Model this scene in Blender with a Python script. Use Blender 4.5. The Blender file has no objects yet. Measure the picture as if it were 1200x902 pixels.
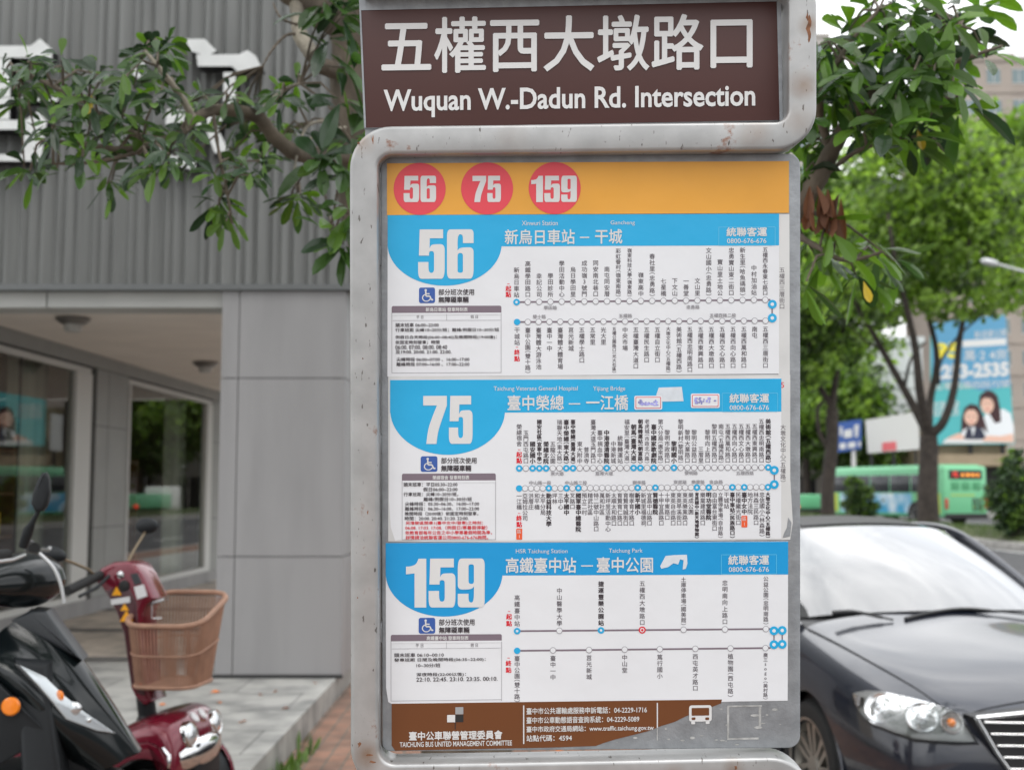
import bpy, bmesh, math, random
from mathutils import Vector, Matrix
R = math.radians
rnd = random.Random(7)
sc = bpy.context.scene
COL = sc.collection

# ------------------------------------------------------------------ camera, sky, sun, exposure
PITCH, FPX, CAMZ = R(5.1), 1387.0, 1.6
cam = bpy.data.cameras.new('camera'); camo = bpy.data.objects.new('camera', cam); COL.objects.link(camo)
camo.location = (0, 0, CAMZ); camo.rotation_euler = (R(90) + PITCH, 0, 0)
cam.sensor_width = 17.3; cam.lens = 20.0; cam.clip_start = 0.05; cam.clip_end = 2000
cam.dof.use_dof = True; cam.dof.focus_distance = 1.75; cam.dof.aperture_fstop = 2.6
sc.camera = camo

SUN_EL, SUN_AZ = R(58), R(150)          # overcast: a broad soft sun behind and right of the camera
W = bpy.data.worlds.new('World'); sc.world = W; W.use_nodes = True
nt = W.node_tree; nt.nodes.clear()
def N(tree, t, **kw):
    n = tree.nodes.new(t)
    for k, v in kw.items():
        if k in ('op',): n.operation = v
        elif hasattr(n, k): setattr(n, k, v)
    return n
wo = N(nt, 'ShaderNodeOutputWorld'); bg = N(nt, 'ShaderNodeBackground')
sky = N(nt, 'ShaderNodeTexSky'); sky.sky_type = 'NISHITA'; sky.sun_disc = False
sky.sun_elevation = SUN_EL; sky.sun_rotation = SUN_AZ; sky.dust_density = 4.0; sky.air_density = 1.2
tc = N(nt, 'ShaderNodeTexCoord'); mp = N(nt, 'ShaderNodeMapping'); mp.inputs['Scale'].default_value = (1.0, 1.0, 2.2)
nz = N(nt, 'ShaderNodeTexNoise'); nz.inputs['Scale'].default_value = 2.3; nz.inputs['Detail'].default_value = 7
nz.inputs['Roughness'].default_value = .55
cr = N(nt, 'ShaderNodeValToRGB')
cr.color_ramp.elements[0].position = .36; cr.color_ramp.elements[0].color = (30, 31, 32.5, 1)
cr.color_ramp.elements[1].position = .66; cr.color_ramp.elements[1].color = (54, 54.2, 54.5, 1)
mx = N(nt, 'ShaderNodeMixRGB'); mx.inputs[0].default_value = .88
nt.links.new(tc.outputs['Generated'], mp.inputs['Vector']); nt.links.new(mp.outputs[0], nz.inputs['Vector'])
nt.links.new(nz.outputs[0], cr.inputs[0]); nt.links.new(sky.outputs[0], mx.inputs[1]); nt.links.new(cr.outputs[0], mx.inputs[2])
sx = N(nt, 'ShaderNodeSeparateXYZ'); mr = N(nt, 'ShaderNodeMapRange'); mr.inputs['From Min'].default_value = 0; mr.inputs['From Max'].default_value = 1
mr.inputs['To Min'].default_value = .36; mr.inputs['To Max'].default_value = 1.0      # overcast: the zenith is about three times as bright as the horizon
nt.links.new(tc.outputs['Generated'], sx.inputs[0]); nt.links.new(sx.outputs[2], mr.inputs[0])
mg = N(nt, 'ShaderNodeMixRGB', blend_type='MULTIPLY'); mg.inputs[0].default_value = 1
nt.links.new(mx.outputs[0], mg.inputs[1]); nt.links.new(mr.outputs[0], mg.inputs[2]); nt.links.new(mg.outputs[0], bg.inputs[0]); bg.inputs[1].default_value = .10; nt.links.new(bg.outputs[0], wo.inputs[0])

sun = bpy.data.lights.new('sun', 'SUN'); suno = bpy.data.objects.new('sun', sun); COL.objects.link(suno)
sun.energy = 1.0; sun.angle = R(25); sun.color = (1, .97, .92)
suno.location = (0, 0, 40)
sd = Vector((math.sin(SUN_AZ) * math.cos(SUN_EL), math.cos(SUN_AZ) * math.cos(SUN_EL), math.sin(SUN_EL)))
suno.rotation_euler = sd.to_track_quat('Z', 'Y').to_euler()
sc.view_settings.view_transform = 'Standard'; sc.view_settings.look = 'None'
sc.view_settings.exposure = -0.46; sc.view_settings.gamma = 1; sc.view_settings.use_curve_mapping = False
sc.render.engine = 'CYCLES'; sc.cycles.use_denoising = True; sc.cycles.max_bounces = 8
try: sc.cycles.denoising_prefilter = 'ACCURATE'
except Exception: pass

# ------------------------------------------------------------------ measuring helpers
FWD = Vector((0, math.cos(PITCH), math.sin(PITCH))); UPV = Vector((0, -math.sin(PITCH), math.cos(PITCH)))
EYE = Vector((0, 0, CAMZ))
def ray(px, py): return FWD + Vector(((px - 600) / FPX, 0, 0)) + UPV * ((451 - py) / FPX)
def at(px, py, Y):
    d = ray(px, py); return EYE + d * (Y / d.y)
def atz(px, py, z):
    d = ray(px, py); return EYE + d * ((z - CAMZ) / d.z)
def on_plane(px, py, p0, n):
    d = ray(px, py); return EYE + d * ((p0 - EYE).dot(n) / d.dot(n))
def lin(c): return c / 12.92 if c <= .04045 else ((c + .055) / 1.055) ** 2.4
def rgb(r, g, b): return (lin(r / 255), lin(g / 255), lin(b / 255))

# ------------------------------------------------------------------ materials
MATS = {}
def mat(name, col, rough=.5, metal=0, var=0, scale=8, spec=.5, bump=0, bscale=60, col2=None, coat=0, emit=None,
        estr=0, ramp=(.35, .65), alpha=None, stretch=None):
    if name in MATS: return MATS[name]
    m = bpy.data.materials.new(name); m.use_nodes = True; t = m.node_tree; b = t.nodes['Principled BSDF']
    b.inputs['Base Color'].default_value = (*col, 1); b.inputs['Roughness'].default_value = rough
    b.inputs['Metallic'].default_value = metal; b.inputs['Specular IOR Level'].default_value = spec
    b.inputs['Coat Weight'].default_value = coat; b.inputs['Coat Roughness'].default_value = .04
    co = N(t, 'ShaderNodeTexCoord'); vec = co.outputs['Object']
    if stretch:
        mpp = N(t, 'ShaderNodeMapping'); mpp.inputs['Scale'].default_value = stretch
        t.links.new(vec, mpp.inputs[0]); vec = mpp.outputs[0]
    if var or col2:
        n = N(t, 'ShaderNodeTexNoise'); n.inputs['Scale'].default_value = scale; n.inputs['Detail'].default_value = 6
        r = N(t, 'ShaderNodeValToRGB'); t.links.new(vec, n.inputs['Vector']); t.links.new(n.outputs[0], r.inputs[0])
        e = r.color_ramp.elements; e[0].position, e[1].position = ramp
        c2 = col2 or tuple(c * (1 + var) for c in col); c1 = col if col2 else tuple(c * (1 - var) for c in col)
        e[0].color = (*c1, 1); e[1].color = (*c2, 1); t.links.new(r.outputs[0], b.inputs['Base Color'])
    if bump:
        n2 = N(t, 'ShaderNodeTexNoise'); n2.inputs['Scale'].default_value = bscale; n2.inputs['Detail'].default_value = 4
        bp = N(t, 'ShaderNodeBump'); bp.inputs['Strength'].default_value = bump; bp.inputs['Distance'].default_value = .01
        t.links.new(vec, n2.inputs['Vector']); t.links.new(n2.outputs[0], bp.inputs['Height'])
        t.links.new(bp.outputs[0], b.inputs['Normal'])
    if emit: b.inputs['Emission Color'].default_value = (*emit, 1); b.inputs['Emission Strength'].default_value = estr
    MATS[name] = m; return m
def brick(name, c1, c2, mortar, scale, bw, bh, ms=.02, rough=.8, rot=0, off=.5):
    m = bpy.data.materials.new(name); m.use_nodes = True; t = m.node_tree; b = t.nodes['Principled BSDF']
    co = N(t, 'ShaderNodeTexCoord'); mpp = N(t, 'ShaderNodeMapping'); mpp.inputs['Rotation'].default_value = (0, 0, rot)
    k = N(t, 'ShaderNodeTexBrick'); k.inputs['Color1'].default_value = (*c1, 1); k.inputs['Color2'].default_value = (*c2, 1)
    k.inputs['Mortar'].default_value = (*mortar, 1); k.inputs['Scale'].default_value = scale; k.offset = off
    k.inputs['Mortar Size'].default_value = ms; k.inputs['Brick Width'].default_value = bw; k.inputs['Row Height'].default_value = bh
    n = N(t, 'ShaderNodeTexNoise'); n.inputs['Scale'].default_value = 5; n.inputs['Detail'].default_value = 8
    r = N(t, 'ShaderNodeValToRGB'); r.color_ramp.elements[0].position = .3; r.color_ramp.elements[1].position = .62; r.color_ramp.elements[0].color = (.55, .55, .54, 1); r.color_ramp.elements[1].color = (1.12, 1.1, 1.06, 1)
    mm = N(t, 'ShaderNodeMixRGB', blend_type='MULTIPLY'); mm.inputs[0].default_value = 1
    t.links.new(co.outputs['Object'], mpp.inputs[0]); t.links.new(mpp.outputs[0], k.inputs['Vector']); t.links.new(co.outputs['Object'], n.inputs['Vector'])
    t.links.new(n.outputs[0], r.inputs[0]); t.links.new(k.outputs[0], mm.inputs[1]); t.links.new(r.outputs[0], mm.inputs[2])
    t.links.new(mm.outputs[0], b.inputs['Base Color']); b.inputs['Roughness'].default_value = rough
    bp = N(t, 'ShaderNodeBump'); bp.inputs['Strength'].default_value = .4; bp.inputs['Distance'].default_value = .004; bp.invert = True
    t.links.new(k.outputs['Fac'], bp.inputs['Height']); t.links.new(bp.outputs[0], b.inputs['Normal'])
    MATS[name] = m; return m
def glass(name, tint=(.9, .95, .93), refl=1.0):
    m = bpy.data.materials.new(name); m.use_nodes = True; t = m.node_tree; t.nodes.clear()
    o = N(t, 'ShaderNodeOutputMaterial'); g = N(t, 'ShaderNodeBsdfGlossy'); g.inputs['Roughness'].default_value = .015
    tr = N(t, 'ShaderNodeBsdfTransparent'); tr.inputs[0].default_value = (*tint, 1)
    f = N(t, 'ShaderNodeFresnel'); f.inputs[0].default_value = 1.55
    mu = N(t, 'ShaderNodeMath', op='MULTIPLY'); mu.inputs[1].default_value = 1.75 * refl; mu.use_clamp = True
    mxs = N(t, 'ShaderNodeMixShader')
    t.links.new(f.outputs[0], mu.inputs[0]); t.links.new(mu.outputs[0], mxs.inputs[0]); t.links.new(tr.outputs[0], mxs.inputs[1])
    t.links.new(g.outputs[0], mxs.inputs[2]); t.links.new(mxs.outputs[0], o.inputs[0]); MATS[name] = m; return m
def leafmat(name, col, trans=.3, rough=.38):
    m = bpy.data.materials.new(name); m.use_nodes = True; t = m.node_tree; b = t.nodes['Principled BSDF']
    b.inputs['Roughness'].default_value = rough
    g = N(t, 'ShaderNodeNewGeometry'); hs = N(t, 'ShaderNodeHueSaturation'); hs.inputs['Color'].default_value = (*col, 1)
    mr = N(t, 'ShaderNodeMapRange'); mr.inputs['To Min'].default_value = .6; mr.inputs['To Max'].default_value = 1.45
    t.links.new(g.outputs['Random Per Island'], mr.inputs[0]); t.links.new(mr.outputs[0], hs.inputs['Value'])
    t.links.new(hs.outputs[0], b.inputs['Base Color'])
    tl = N(t, 'ShaderNodeBsdfTranslucent'); hs2 = N(t, 'ShaderNodeHueSaturation'); hs2.inputs['Value'].default_value = 1.7; hs2.inputs['Saturation'].default_value = 1.15
    t.links.new(hs.outputs[0], hs2.inputs['Color']); t.links.new(hs2.outputs[0], tl.inputs[0])
    ms = N(t, 'ShaderNodeMixShader'); ms.inputs[0].default_value = trans
    t.links.new(b.outputs[0], ms.inputs[1]); t.links.new(tl.outputs[0], ms.inputs[2])
    t.links.new(ms.outputs[0], t.nodes['Material Output'].inputs[0]); MATS[name] = m; return m

# ------------------------------------------------------------------ mesh builder
class MB:
    def __init__(s): s.v = []; s.f = []; s.m = []; s.mats = []
    def mi(s, m):
        if m not in s.mats: s.mats.append(m)
        return s.mats.index(m)
    def add(s, vs, fs, m):
        o = len(s.v); k = s.mi(m); s.v += [tuple(p) for p in vs]
        for f in fs: s.f.append([o + i for i in f]); s.m.append(k)
    def quad(s, a, b, c, d, m): s.add([a, b, c, d], [(0, 1, 2, 3)], m)
    def box(s, c, size, m, bevel=0, rot=None, seg=2):
        bm = bmesh.new(); bmesh.ops.create_cube(bm, size=1)
        for v in bm.verts: v.co = Vector((v.co.x * size[0], v.co.y * size[1], v.co.z * size[2]))
        if bevel: bmesh.ops.bevel(bm, geom=bm.edges[:], offset=bevel, segments=seg, profile=.5, affect='EDGES')
        s.bm(bm, m, Matrix.Translation(Vector(c)) @ (rot.to_4x4() if rot else Matrix()))
    def bm(s, bm, m, M=None):
        bm.verts.index_update()
        s.add([(M @ v.co if M else v.co) for v in bm.verts], [[v.index for v in f.verts] for f in bm.faces], m); bm.free()
    def b2(s, lo, hi, m, bevel=0): s.box([(a + b) / 2 for a, b in zip(lo, hi)], [abs(b - a) for a, b in zip(lo, hi)], m, bevel)
    def ball(s, c, r, m, seg=16, rings=10, M=None):
        r = (r, r, r) if not hasattr(r, '__len__') else r
        bm = bmesh.new(); bmesh.ops.create_uvsphere(bm, u_segments=seg, v_segments=rings, radius=1)
        for v in bm.verts: v.co = Vector((v.co.x * r[0], v.co.y * r[1], v.co.z * r[2]))
        s.bm(bm, m, Matrix.Translation(Vector(c)) @ (M.to_4x4() if M else Matrix()))
    def tube(s, pts, rad, m, n=8, cap=True):
        pts = [Vector(p) for p in pts]; rad = rad if hasattr(rad, '__len__') else [rad] * len(pts)
        vs = []; fs = []; prev = None
        for i, p in enumerate(pts):
            d = (pts[min(i + 1, len(pts) - 1)] - pts[max(i - 1, 0)]).normalized()
            if prev is None:
                a = d.cross(Vector((0, 0, 1)));  a = d.cross(Vector((1, 0, 0))) if a.length < .05 else a
            else: a = prev - d * prev.dot(d)
            a.normalize(); prev = a; b = d.cross(a)
            for k in range(n):
                t = 2 * math.pi * k / n; vs.append(p + (a * math.cos(t) + b * math.sin(t)) * rad[i])
        for i in range(len(pts) - 1):
            for k in range(n):
                k2 = (k + 1) % n; fs.append((i * n + k, i * n + k2, i * n + n + k2, i * n + n + k))
        if cap: fs.append(tuple(reversed(range(n)))); fs.append(tuple((len(pts) - 1) * n + k for k in range(n)))
        s.add(vs, fs, m)
    def lathe(s, prof, c, axis, m, n=24, cap=False):
        axis = Vector(axis).normalized(); a = axis.cross(Vector((0, 0, 1))); a = axis.cross(Vector((1, 0, 0))) if a.length < .05 else a
        a.normalize(); b = axis.cross(a); c = Vector(c); vs = []; fs = []
        for r, h in prof:
            for k in range(n):
                t = 2 * math.pi * k / n; vs.append(c + axis * h + (a * math.cos(t) + b * math.sin(t)) * r)
        for i in range(len(prof) - 1):
            for k in range(n):
                k2 = (k + 1) % n; fs.append((i * n + k, i * n + k2, i * n + n + k2, i * n + n + k))
        if cap: fs.append(tuple(range(n))); fs.append(tuple(reversed([(len(prof) - 1) * n + k for k in range(n)])))
        s.add(vs, fs, m)
    def prism(s, poly, off, m, side=None, bevel=0):
        """poly: 3-D outline; off: vector to the other face"""
        bm = bmesh.new(); off = Vector(off)
        va = [bm.verts.new(Vector(p)) for p in poly]; vb = [bm.verts.new(Vector(p) + off) for p in poly]; n = len(poly)
        fa = bm.faces.new(va); fb = bm.faces.new(list(reversed(vb)))
        for i in range(n): bm.faces.new((va[i], vb[i], vb[(i + 1) % n], va[(i + 1) % n]))
        bmesh.ops.recalc_face_normals(bm, faces=bm.faces[:])
        if bevel:
            es = [e for e in bm.edges if len(e.link_faces) == 2 and (fa in e.link_faces or fb in e.link_faces)]
            bmesh.ops.bevel(bm, geom=es, offset=bevel, segments=3, profile=.5, affect='EDGES')
        caps = set()
        if side:
            bm.faces.ensure_lookup_table(); bm.verts.index_update(); d = off.normalized()
            A = [[v.index for v in f.verts] for f in bm.faces if abs(f.normal.dot(d)) > .9]
            B = [[v.index for v in f.verts] for f in bm.faces if abs(f.normal.dot(d)) <= .9]
            vs = [v.co.copy() for v in bm.verts]; bm.free(); o = len(s.v); s.v += [tuple(p) for p in vs]
            for fs, mm in ((A, m), (B, side)):
                k = s.mi(mm)
                for f in fs: s.f.append([o + i for i in f]); s.m.append(k)
        else: s.bm(bm, m)
    def grid(s, rows, m, closed=False):
        n = len(rows[0]); vs = [p for r in rows for p in r]; fs = []
        for i in range(len(rows) - 1):
            for k in range(n if closed else n - 1):
                k2 = (k + 1) % n; fs.append((i * n + k, i * n + k2, i * n + n + k2, i * n + n + k))
        s.add(vs, fs, m)
    def build(s, name, parent=None, smooth=35, label=None):
        me = bpy.data.meshes.new(name); me.from_pydata(s.v, [], s.f)
        for m in s.mats: me.materials.append(m)
        me.polygons.foreach_set('material_index', s.m); me.update()
        if smooth:
            me.polygons.foreach_set('use_smooth', [True] * len(me.polygons)); me.set_sharp_from_angle(angle=R(smooth))
        o = bpy.data.objects.new(name, me); COL.objects.link(o); o.parent = parent
        if label: o['label'] = label
        return o
def catmull(p, t):
    n = len(p) - 1; x = min(max(t, 0), 1) * n; i = min(int(x), n - 1); f = x - i
    a, b, c, d = p[max(i - 1, 0)], p[i], p[i + 1], p[min(i + 2, n)]
    return tuple(.5 * ((2 * b[k]) + (-a[k] + c[k]) * f + (2 * a[k] - 5 * b[k] + 4 * c[k] - d[k]) * f * f + (-a[k] + 3 * b[k] - 3 * c[k] + d[k]) * f ** 3) for k in range(len(b)))
def surf(ctrl, nu, nv, u0=0, u1=1, v0=0, v1=1):
    out = []
    for i in range(nu + 1):
        u = u0 + (u1 - u0) * i / nu
        row = [catmull([ctrl[r][c] for r in range(len(ctrl))], u) for c in range(len(ctrl[0]))]
        out.append([catmull(row, v0 + (v1 - v0) * j / nv) for j in range(nv + 1)])
    return out
def spline(pts, n): return [Vector(catmull(pts, i / n)) for i in range(n + 1)]
def tag(o, label, cat, group=None, kind=None):
    o['label'] = label; o['category'] = cat
    if group: o['group'] = group
    if kind: o['kind'] = kind
    return o
def struct(o): o['kind'] = 'structure'; return o
def empty(name, loc, label, cat, rz=0, group=None):
    o = bpy.data.objects.new(name, None); COL.objects.link(o); o.location = loc; o.rotation_euler = (0, 0, rz); o.empty_display_size = .1
    return tag(o, label, cat, group)
def dup(root, loc, rz, label):
    def cp(o, par):
        c = o.copy(); COL.objects.link(c); c.parent = par
        for ch in list(o.children): cp(ch, c)
        return c
    r = cp(root, None); r.location = loc; r.rotation_euler = (0, 0, rz); r['label'] = label; return r

# text as mesh outlines from Blender's built-in font
_TX = {}
def txt(body, off=0):
    k = (body, off)
    if k in _TX: return _TX[k]
    c = bpy.data.curves.new('lettering', 'FONT'); c.body = body; c.size = 1; c.offset = off; c.resolution_u = 3
    o = bpy.data.objects.new('lettering', c); COL.objects.link(o); bpy.context.view_layer.update()
    me = bpy.data.meshes.new_from_object(o.evaluated_get(bpy.context.evaluated_depsgraph_get()))
    vs = [(v.co.x, v.co.y) for v in me.vertices]; fs = [list(p.vertices) for p in me.polygons]
    bpy.data.objects.remove(o); bpy.data.curves.remove(c); bpy.data.meshes.remove(me)
    _TX[k] = (vs, fs); return _TX[k]

def chaikin(pts, it=3):
    """pts: (x, y, sharp)"""
    for _ in range(it):
        out = []; n = len(pts)
        for i in range(n):
            a, b, c = pts[i - 1], pts[i], pts[(i + 1) % n]
            if b[2]: out.append(b)
            else:
                out.append((b[0] * .75 + a[0] * .25, b[1] * .75 + a[1] * .25, 0)); out.append((b[0] * .75 + c[0] * .25, b[1] * .75 + c[1] * .25, 0))
        pts = out
    return [(p[0], p[1]) for p in pts]
SIX = [[(1, .72, 1), (.60, .72, 1), (.60, .90, 0), (.40, .90, 0), (.40, .57, 1), (.46, .615, 0), (.62, .635, 0), (1, .635, 0), (1, .44, 0), (1, 0, 0), (.72, 0, 0), (.28, 0, 0), (0, 0, 0), (0, .3, 0), (0, .7, 0), (0, 1, 0), (.28, 1, 0), (.72, 1, 0), (1, 1, 0), (1, .8, 0)],
       [(.40, .2, 0), (.40, .12, 0), (.60, .12, 0), (.60, .2, 0), (.60, .40, 0), (.60, .52, 0), (.40, .52, 0), (.40, .40, 0)]]
DIG = {'6': SIX, '9': [[(1 - x, 1 - y, k) for x, y, k in c] for c in SIX],
       '7': [[(0, 1, 1), (1, 1, 1), (1, .80, 1), (.80, .52, 0), (.62, .25, 0), (.56, 0, 1), (.13, 0, 1), (.20, .30, 0), (.38, .56, 0), (.58, .80, 1), (0, .80, 1)]],
       '5': [[(.06, 1, 1), (.94, 1, 1), (.94, .82, 1), (.44, .82, 1), (.43, .62, 1), (.5, .69, 0), (.66, .70, 0), (1, .70, 0), (1, .45, 0), (1, 0, 0), (.72, 0, 0), (.28, 0, 0), (0, 0, 0), (0, .34, 1), (.39, .34, 1), (.39, .12, 0), (.60, .12, 0), (.60, .3, 0), (.60, .42, 0), (.60, .56, 0), (.41, .56, 0), (.41, .47, 1), (.03, .47, 1)]],
       '1': [[(.42, 0, 1), (1, 0, 1), (1, 1, 1), (.62, 1, 1), (.5, .88, 0), (.2, .84, 0), (0, .84, 1), (0, .68, 1), (.42, .70, 1)]]}
def digits(body):
    """heavy condensed numerals drawn as filled outlines, same form as txt()"""
    V = []; F = []; x = 0
    for ch in body:
        w = .40 if ch == '1' else .53
        c = bpy.data.curves.new('numeral', 'CURVE'); c.dimensions = '2D'; c.fill_mode = 'BOTH'
        for ct in DIG[ch]:
            pp = chaikin(ct); sp = c.splines.new('POLY'); sp.points.add(len(pp) - 1); sp.use_cyclic_u = True
            for q, (a, b) in zip(sp.points, pp): q.co = (a * w + x, b, 0, 1)
        o = bpy.data.objects.new('numeral', c); COL.objects.link(o); bpy.context.view_layer.update()
        me = bpy.data.meshes.new_from_object(o.evaluated_get(bpy.context.evaluated_depsgraph_get())); k = len(V)
        V += [(v.co.x, v.co.y) for v in me.vertices]; F += [[k + i for i in p.vertices] for p in me.polygons]
        bpy.data.objects.remove(o); bpy.data.curves.remove(c); bpy.data.meshes.remove(me); x += w + .045
    return V, F
# ================================================================== GROUND AND ROADS
asph = mat('asphalt', (.06, .06, .062), .9, var=.25, scale=3, bump=.5, bscale=180)
conc = mat('kerb_concrete', (.30, .29, .27), .85, var=.25, scale=6, bump=.3)
granite = brick('granite_slabs', (.34, .34, .33), (.29, .29, .28), (.15, .15, .145), 1, .9, .6, .006, .6)
pavers = brick('orange_pavers', (.27, .145, .10), (.20, .12, .088), (.12, .11, .09), 1, .2, .1, .006, .85, rot=R(90))
lanepaint = mat('lane_paint', (.75, .75, .72), .7, var=.1, scale=20)
grassm = leafmat('grass_blades', (.07, .11, .03), .2, .6)
soil = mat('grass_soil', (.075, .085, .04), .95, var=.4, scale=2)

g = MB(); g.quad((-400, -300, 0), (400, -300, 0), (400, 900, 0), (-400, 900, 0), asph); struct(g.build('road'))
g = MB(); g.b2((-1.22, -20, -.3), (.78, 160, .15), pavers); struct(g.build('sidewalk', smooth=0))
g = MB(); g.b2((.782, -20, -.3), (.95, 160, .153), conc, .012); struct(g.build('kerb'))
g = MB(); g.b2((-30, -20, -.3), (-1.223, 60, .30), granite)
struct(g.build('arcade_platform', smooth=0))
arcp = brick('arcade_paving', (.46, .40, .34), (.42, .37, .32), (.26, .23, .2), 1, .6, .6, .006, .5)
darkp = mat('dark_paving_band', (.11, .105, .10), .6, var=.25, scale=6)
g = MB(); g.quad((-4.75, 9.2, .304), (-1.4, 9.2, .304), (-1.4, 18.9, .304), (-4.3, 18.9, .304), arcp)
for y in (9.2, 11.1, 13.0, 14.9, 16.8): g.quad((-4.72, y, .308), (-1.4, y, .308), (-1.4, y + .22, .308), (-4.7, y + .22, .308), darkp)
struct(g.build('arcade_paving', smooth=0))
g = MB()
for x in (4.2, 7.4, 10.6):
    for k in range(26):
        y = 8 + k * 6; g.quad((x - .05, y, .004), (x + .05, y, .004), (x + .05, y + 2.6, .004), (x - .05, y + 2.6, .004), lanepaint)
for x in (13.2, 16.5, 19.6, 23):
    g.quad((x - .06, 10, .004), (x + .06, 10, .004), (x + .06, 200, .004), (x - .06, 200, .004), lanepaint)
struct(g.build('lane_markings', smooth=0))
g = MB(); g.b2((13.5, 26, -.2), (16.0, 180, .22), conc, .03); struct(g.build('median_kerb'))
g = MB(); ctrl = [[(13.65, y, .21), (14.2, y, .38), (14.75, y, .45), (15.3, y, .38), (15.85, y, .21)] for y in (26.2, 30, 60, 120, 179)]
g.grid(surf(ctrl, 20, 12), soil); struct(g.build('median_bed'))
g = MB()
for k in range(9000):
    y = 26.4 + (rnd.random() ** 1.6) * 70; x = rnd.uniform(13.7, 15.8); t = (x - 14.75) / 1.1; z = .21 + .24 * max(0, 1 - t * t) - .02
    h = rnd.uniform(.06, .2); a = rnd.uniform(0, 6.28); w = .02; dx, dy = math.cos(a), math.sin(a)
    g.add([(x - w * dx, y - w * dy, z), (x + w * dx, y + w * dy, z), (x + rnd.uniform(-.06, .06), y + rnd.uniform(-.06, .06), z + h)], [(0, 1, 2)], grassm)
tag(g.build('median_grass', smooth=0), 'rough green grass along the raised median strip', 'grass', kind='stuff')
g = MB(); g.b2((27.5, 10, -.2), (60, 300, .15), conc); struct(g.build('far_pavement', smooth=0))

# ================================================================== BUS STOP SIGN
DS = 1.75
SLEAN = PITCH
ORG = EYE + FWD * DS + Vector(((675 - 600) / FPX * DS, 0, 0)) + UPV * ((451 - 540) / FPX * DS)
FOOTZ = -((ORG.z - .15) / math.cos(PITCH))          # local z of the pole's foot
FOOT = ORG + UPV * FOOTZ
sign = empty('bus_stop_sign', FOOT, 'weathered bus stop sign with bent grey tube frame, brown name board and blue timetables', 'bus stop sign')
sign.rotation_euler = (PITCH, 0, 0)
X0 = (675 - 600) / FPX * DS; Z0 = (451 - 540) / FPX * DS
def L(u, v, dy=0.0):
    k = (DS + dy) / FPX; return Vector(((u - 600) * k - X0, dy, (451 - v) * k - Z0 - FOOTZ))
def slope(v): return -.0165 if v < 150 else (-.0035 if v < 700 else -.0035 - (v - 700) * 8e-5)
def SK(u0, v0, du, dv, dy, s=None): return L(u0 + du, v0 + dv + (slope(v0) if s is None else s) * du, dy)
def srect(mb, u0, v0, u1, v1, dy, m, s=None):
    """rectangle whose left edge runs v0..v1 at u0"""
    mb.quad(SK(u0, v0, 0, 0, dy, s), L(u0, v1, dy), SK(u0, v1, u1 - u0, 0, dy, s), SK(u0, v0, u1 - u0, 0, dy, s), m)
def sdisc(mb, u, v, ru, rv, dy, m, n=36, a0=0, a1=360, ring=0):
    p = [L(u + ru * math.cos(R(a0 + (a1 - a0) * i / n)), v + rv * math.sin(R(a0 + (a1 - a0) * i / n)), dy) for i in range(n + 1)]
    if ring:
        q = [L(u + ring * ru * math.cos(R(a0 + (a1 - a0) * i / n)), v + ring * rv * math.sin(R(a0 + (a1 - a0) * i / n)), dy) for i in range(n + 1)]
        for i in range(n): mb.quad(p[i], q[i], q[i + 1], p[i + 1], m)
    elif a1 - a0 >= 360: mb.add(p[:-1], [tuple(reversed(range(n)))], m)
    else: mb.add(p, [tuple(reversed(range(n + 1)))], m)
def srr(mb, u0, v0, u1, v1, r, dy, m, s=None):
    p = []
    for cu, cv, a in ((u1 - r, v0 + r, -90), (u1 - r, v1 - r, 0), (u0 + r, v1 - r, 90), (u0 + r, v0 + r, 180)):
        for i in range(6):
            t = R(a + 18 * i); p.append(SK(u0, v0, cu + r * math.cos(t) - u0, cv + r * math.sin(t) - v0, dy, s))
    mb.add(p, [tuple(reversed(range(len(p))))], m)
def stext(mb, body, u0, v0, u1, v1, m, dy=-.0006, bold=0, off=0, s=None, u=None):
    """lettering fitted to the box u0..u1, v0..v1 (v measured at its left end)"""
    vs, fs = digits(body) if off == 'heavy' else txt(body, off)
    if not vs: return
    xa = min(p[0] for p in vs); xb = max(p[0] for p in vs); ya = min(p[1] for p in vs); yb = max(p[1] for p in vs)
    su = (u1 - u0) / max(xb - xa, 1e-6); sv = (v1 - v0) / max(yb - ya, 1e-6)
    if u1 < u0: su = sv
    sh = [(0, 0)] if not bold else [(0, 0), (-bold, 0), (bold, 0), (0, -bold), (0, bold)]
    for i, (bu, bv) in enumerate(sh):
        mb.add([SK(u0, v0, (p[0] - xa) * su + bu, (yb - p[1]) * sv + bv, dy - i * .00004, s) for p in vs], fs, m)
def sglyph(mb, ch, uc, vc, size, m, dy, bold=0):
    if ch in '（': ch = '︵'
    if ch in '）': ch = '︶'
    vs, fs = txt(ch)
    if not vs: return
    xa = min(p[0] for p in vs); xb = max(p[0] for p in vs); ya = min(p[1] for p in vs); yb = max(p[1] for p in vs); k = size * 1.03
    w = xb - xa; cx = (xa + xb) / 2; cy = (ya + yb) / 2
    ky = k
    sh = [(0, 0)] if not bold else [(0, 0), (-bold, 0), (bold, 0), (0, bold)]
    for i, (bu, bv) in enumerate(sh):
        mb.add([L(uc + (p[0] - cx) * k + bu, vc - (p[1] - cy) * ky + bv, dy - i * .00004) for p in vs], fs, m)
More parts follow.
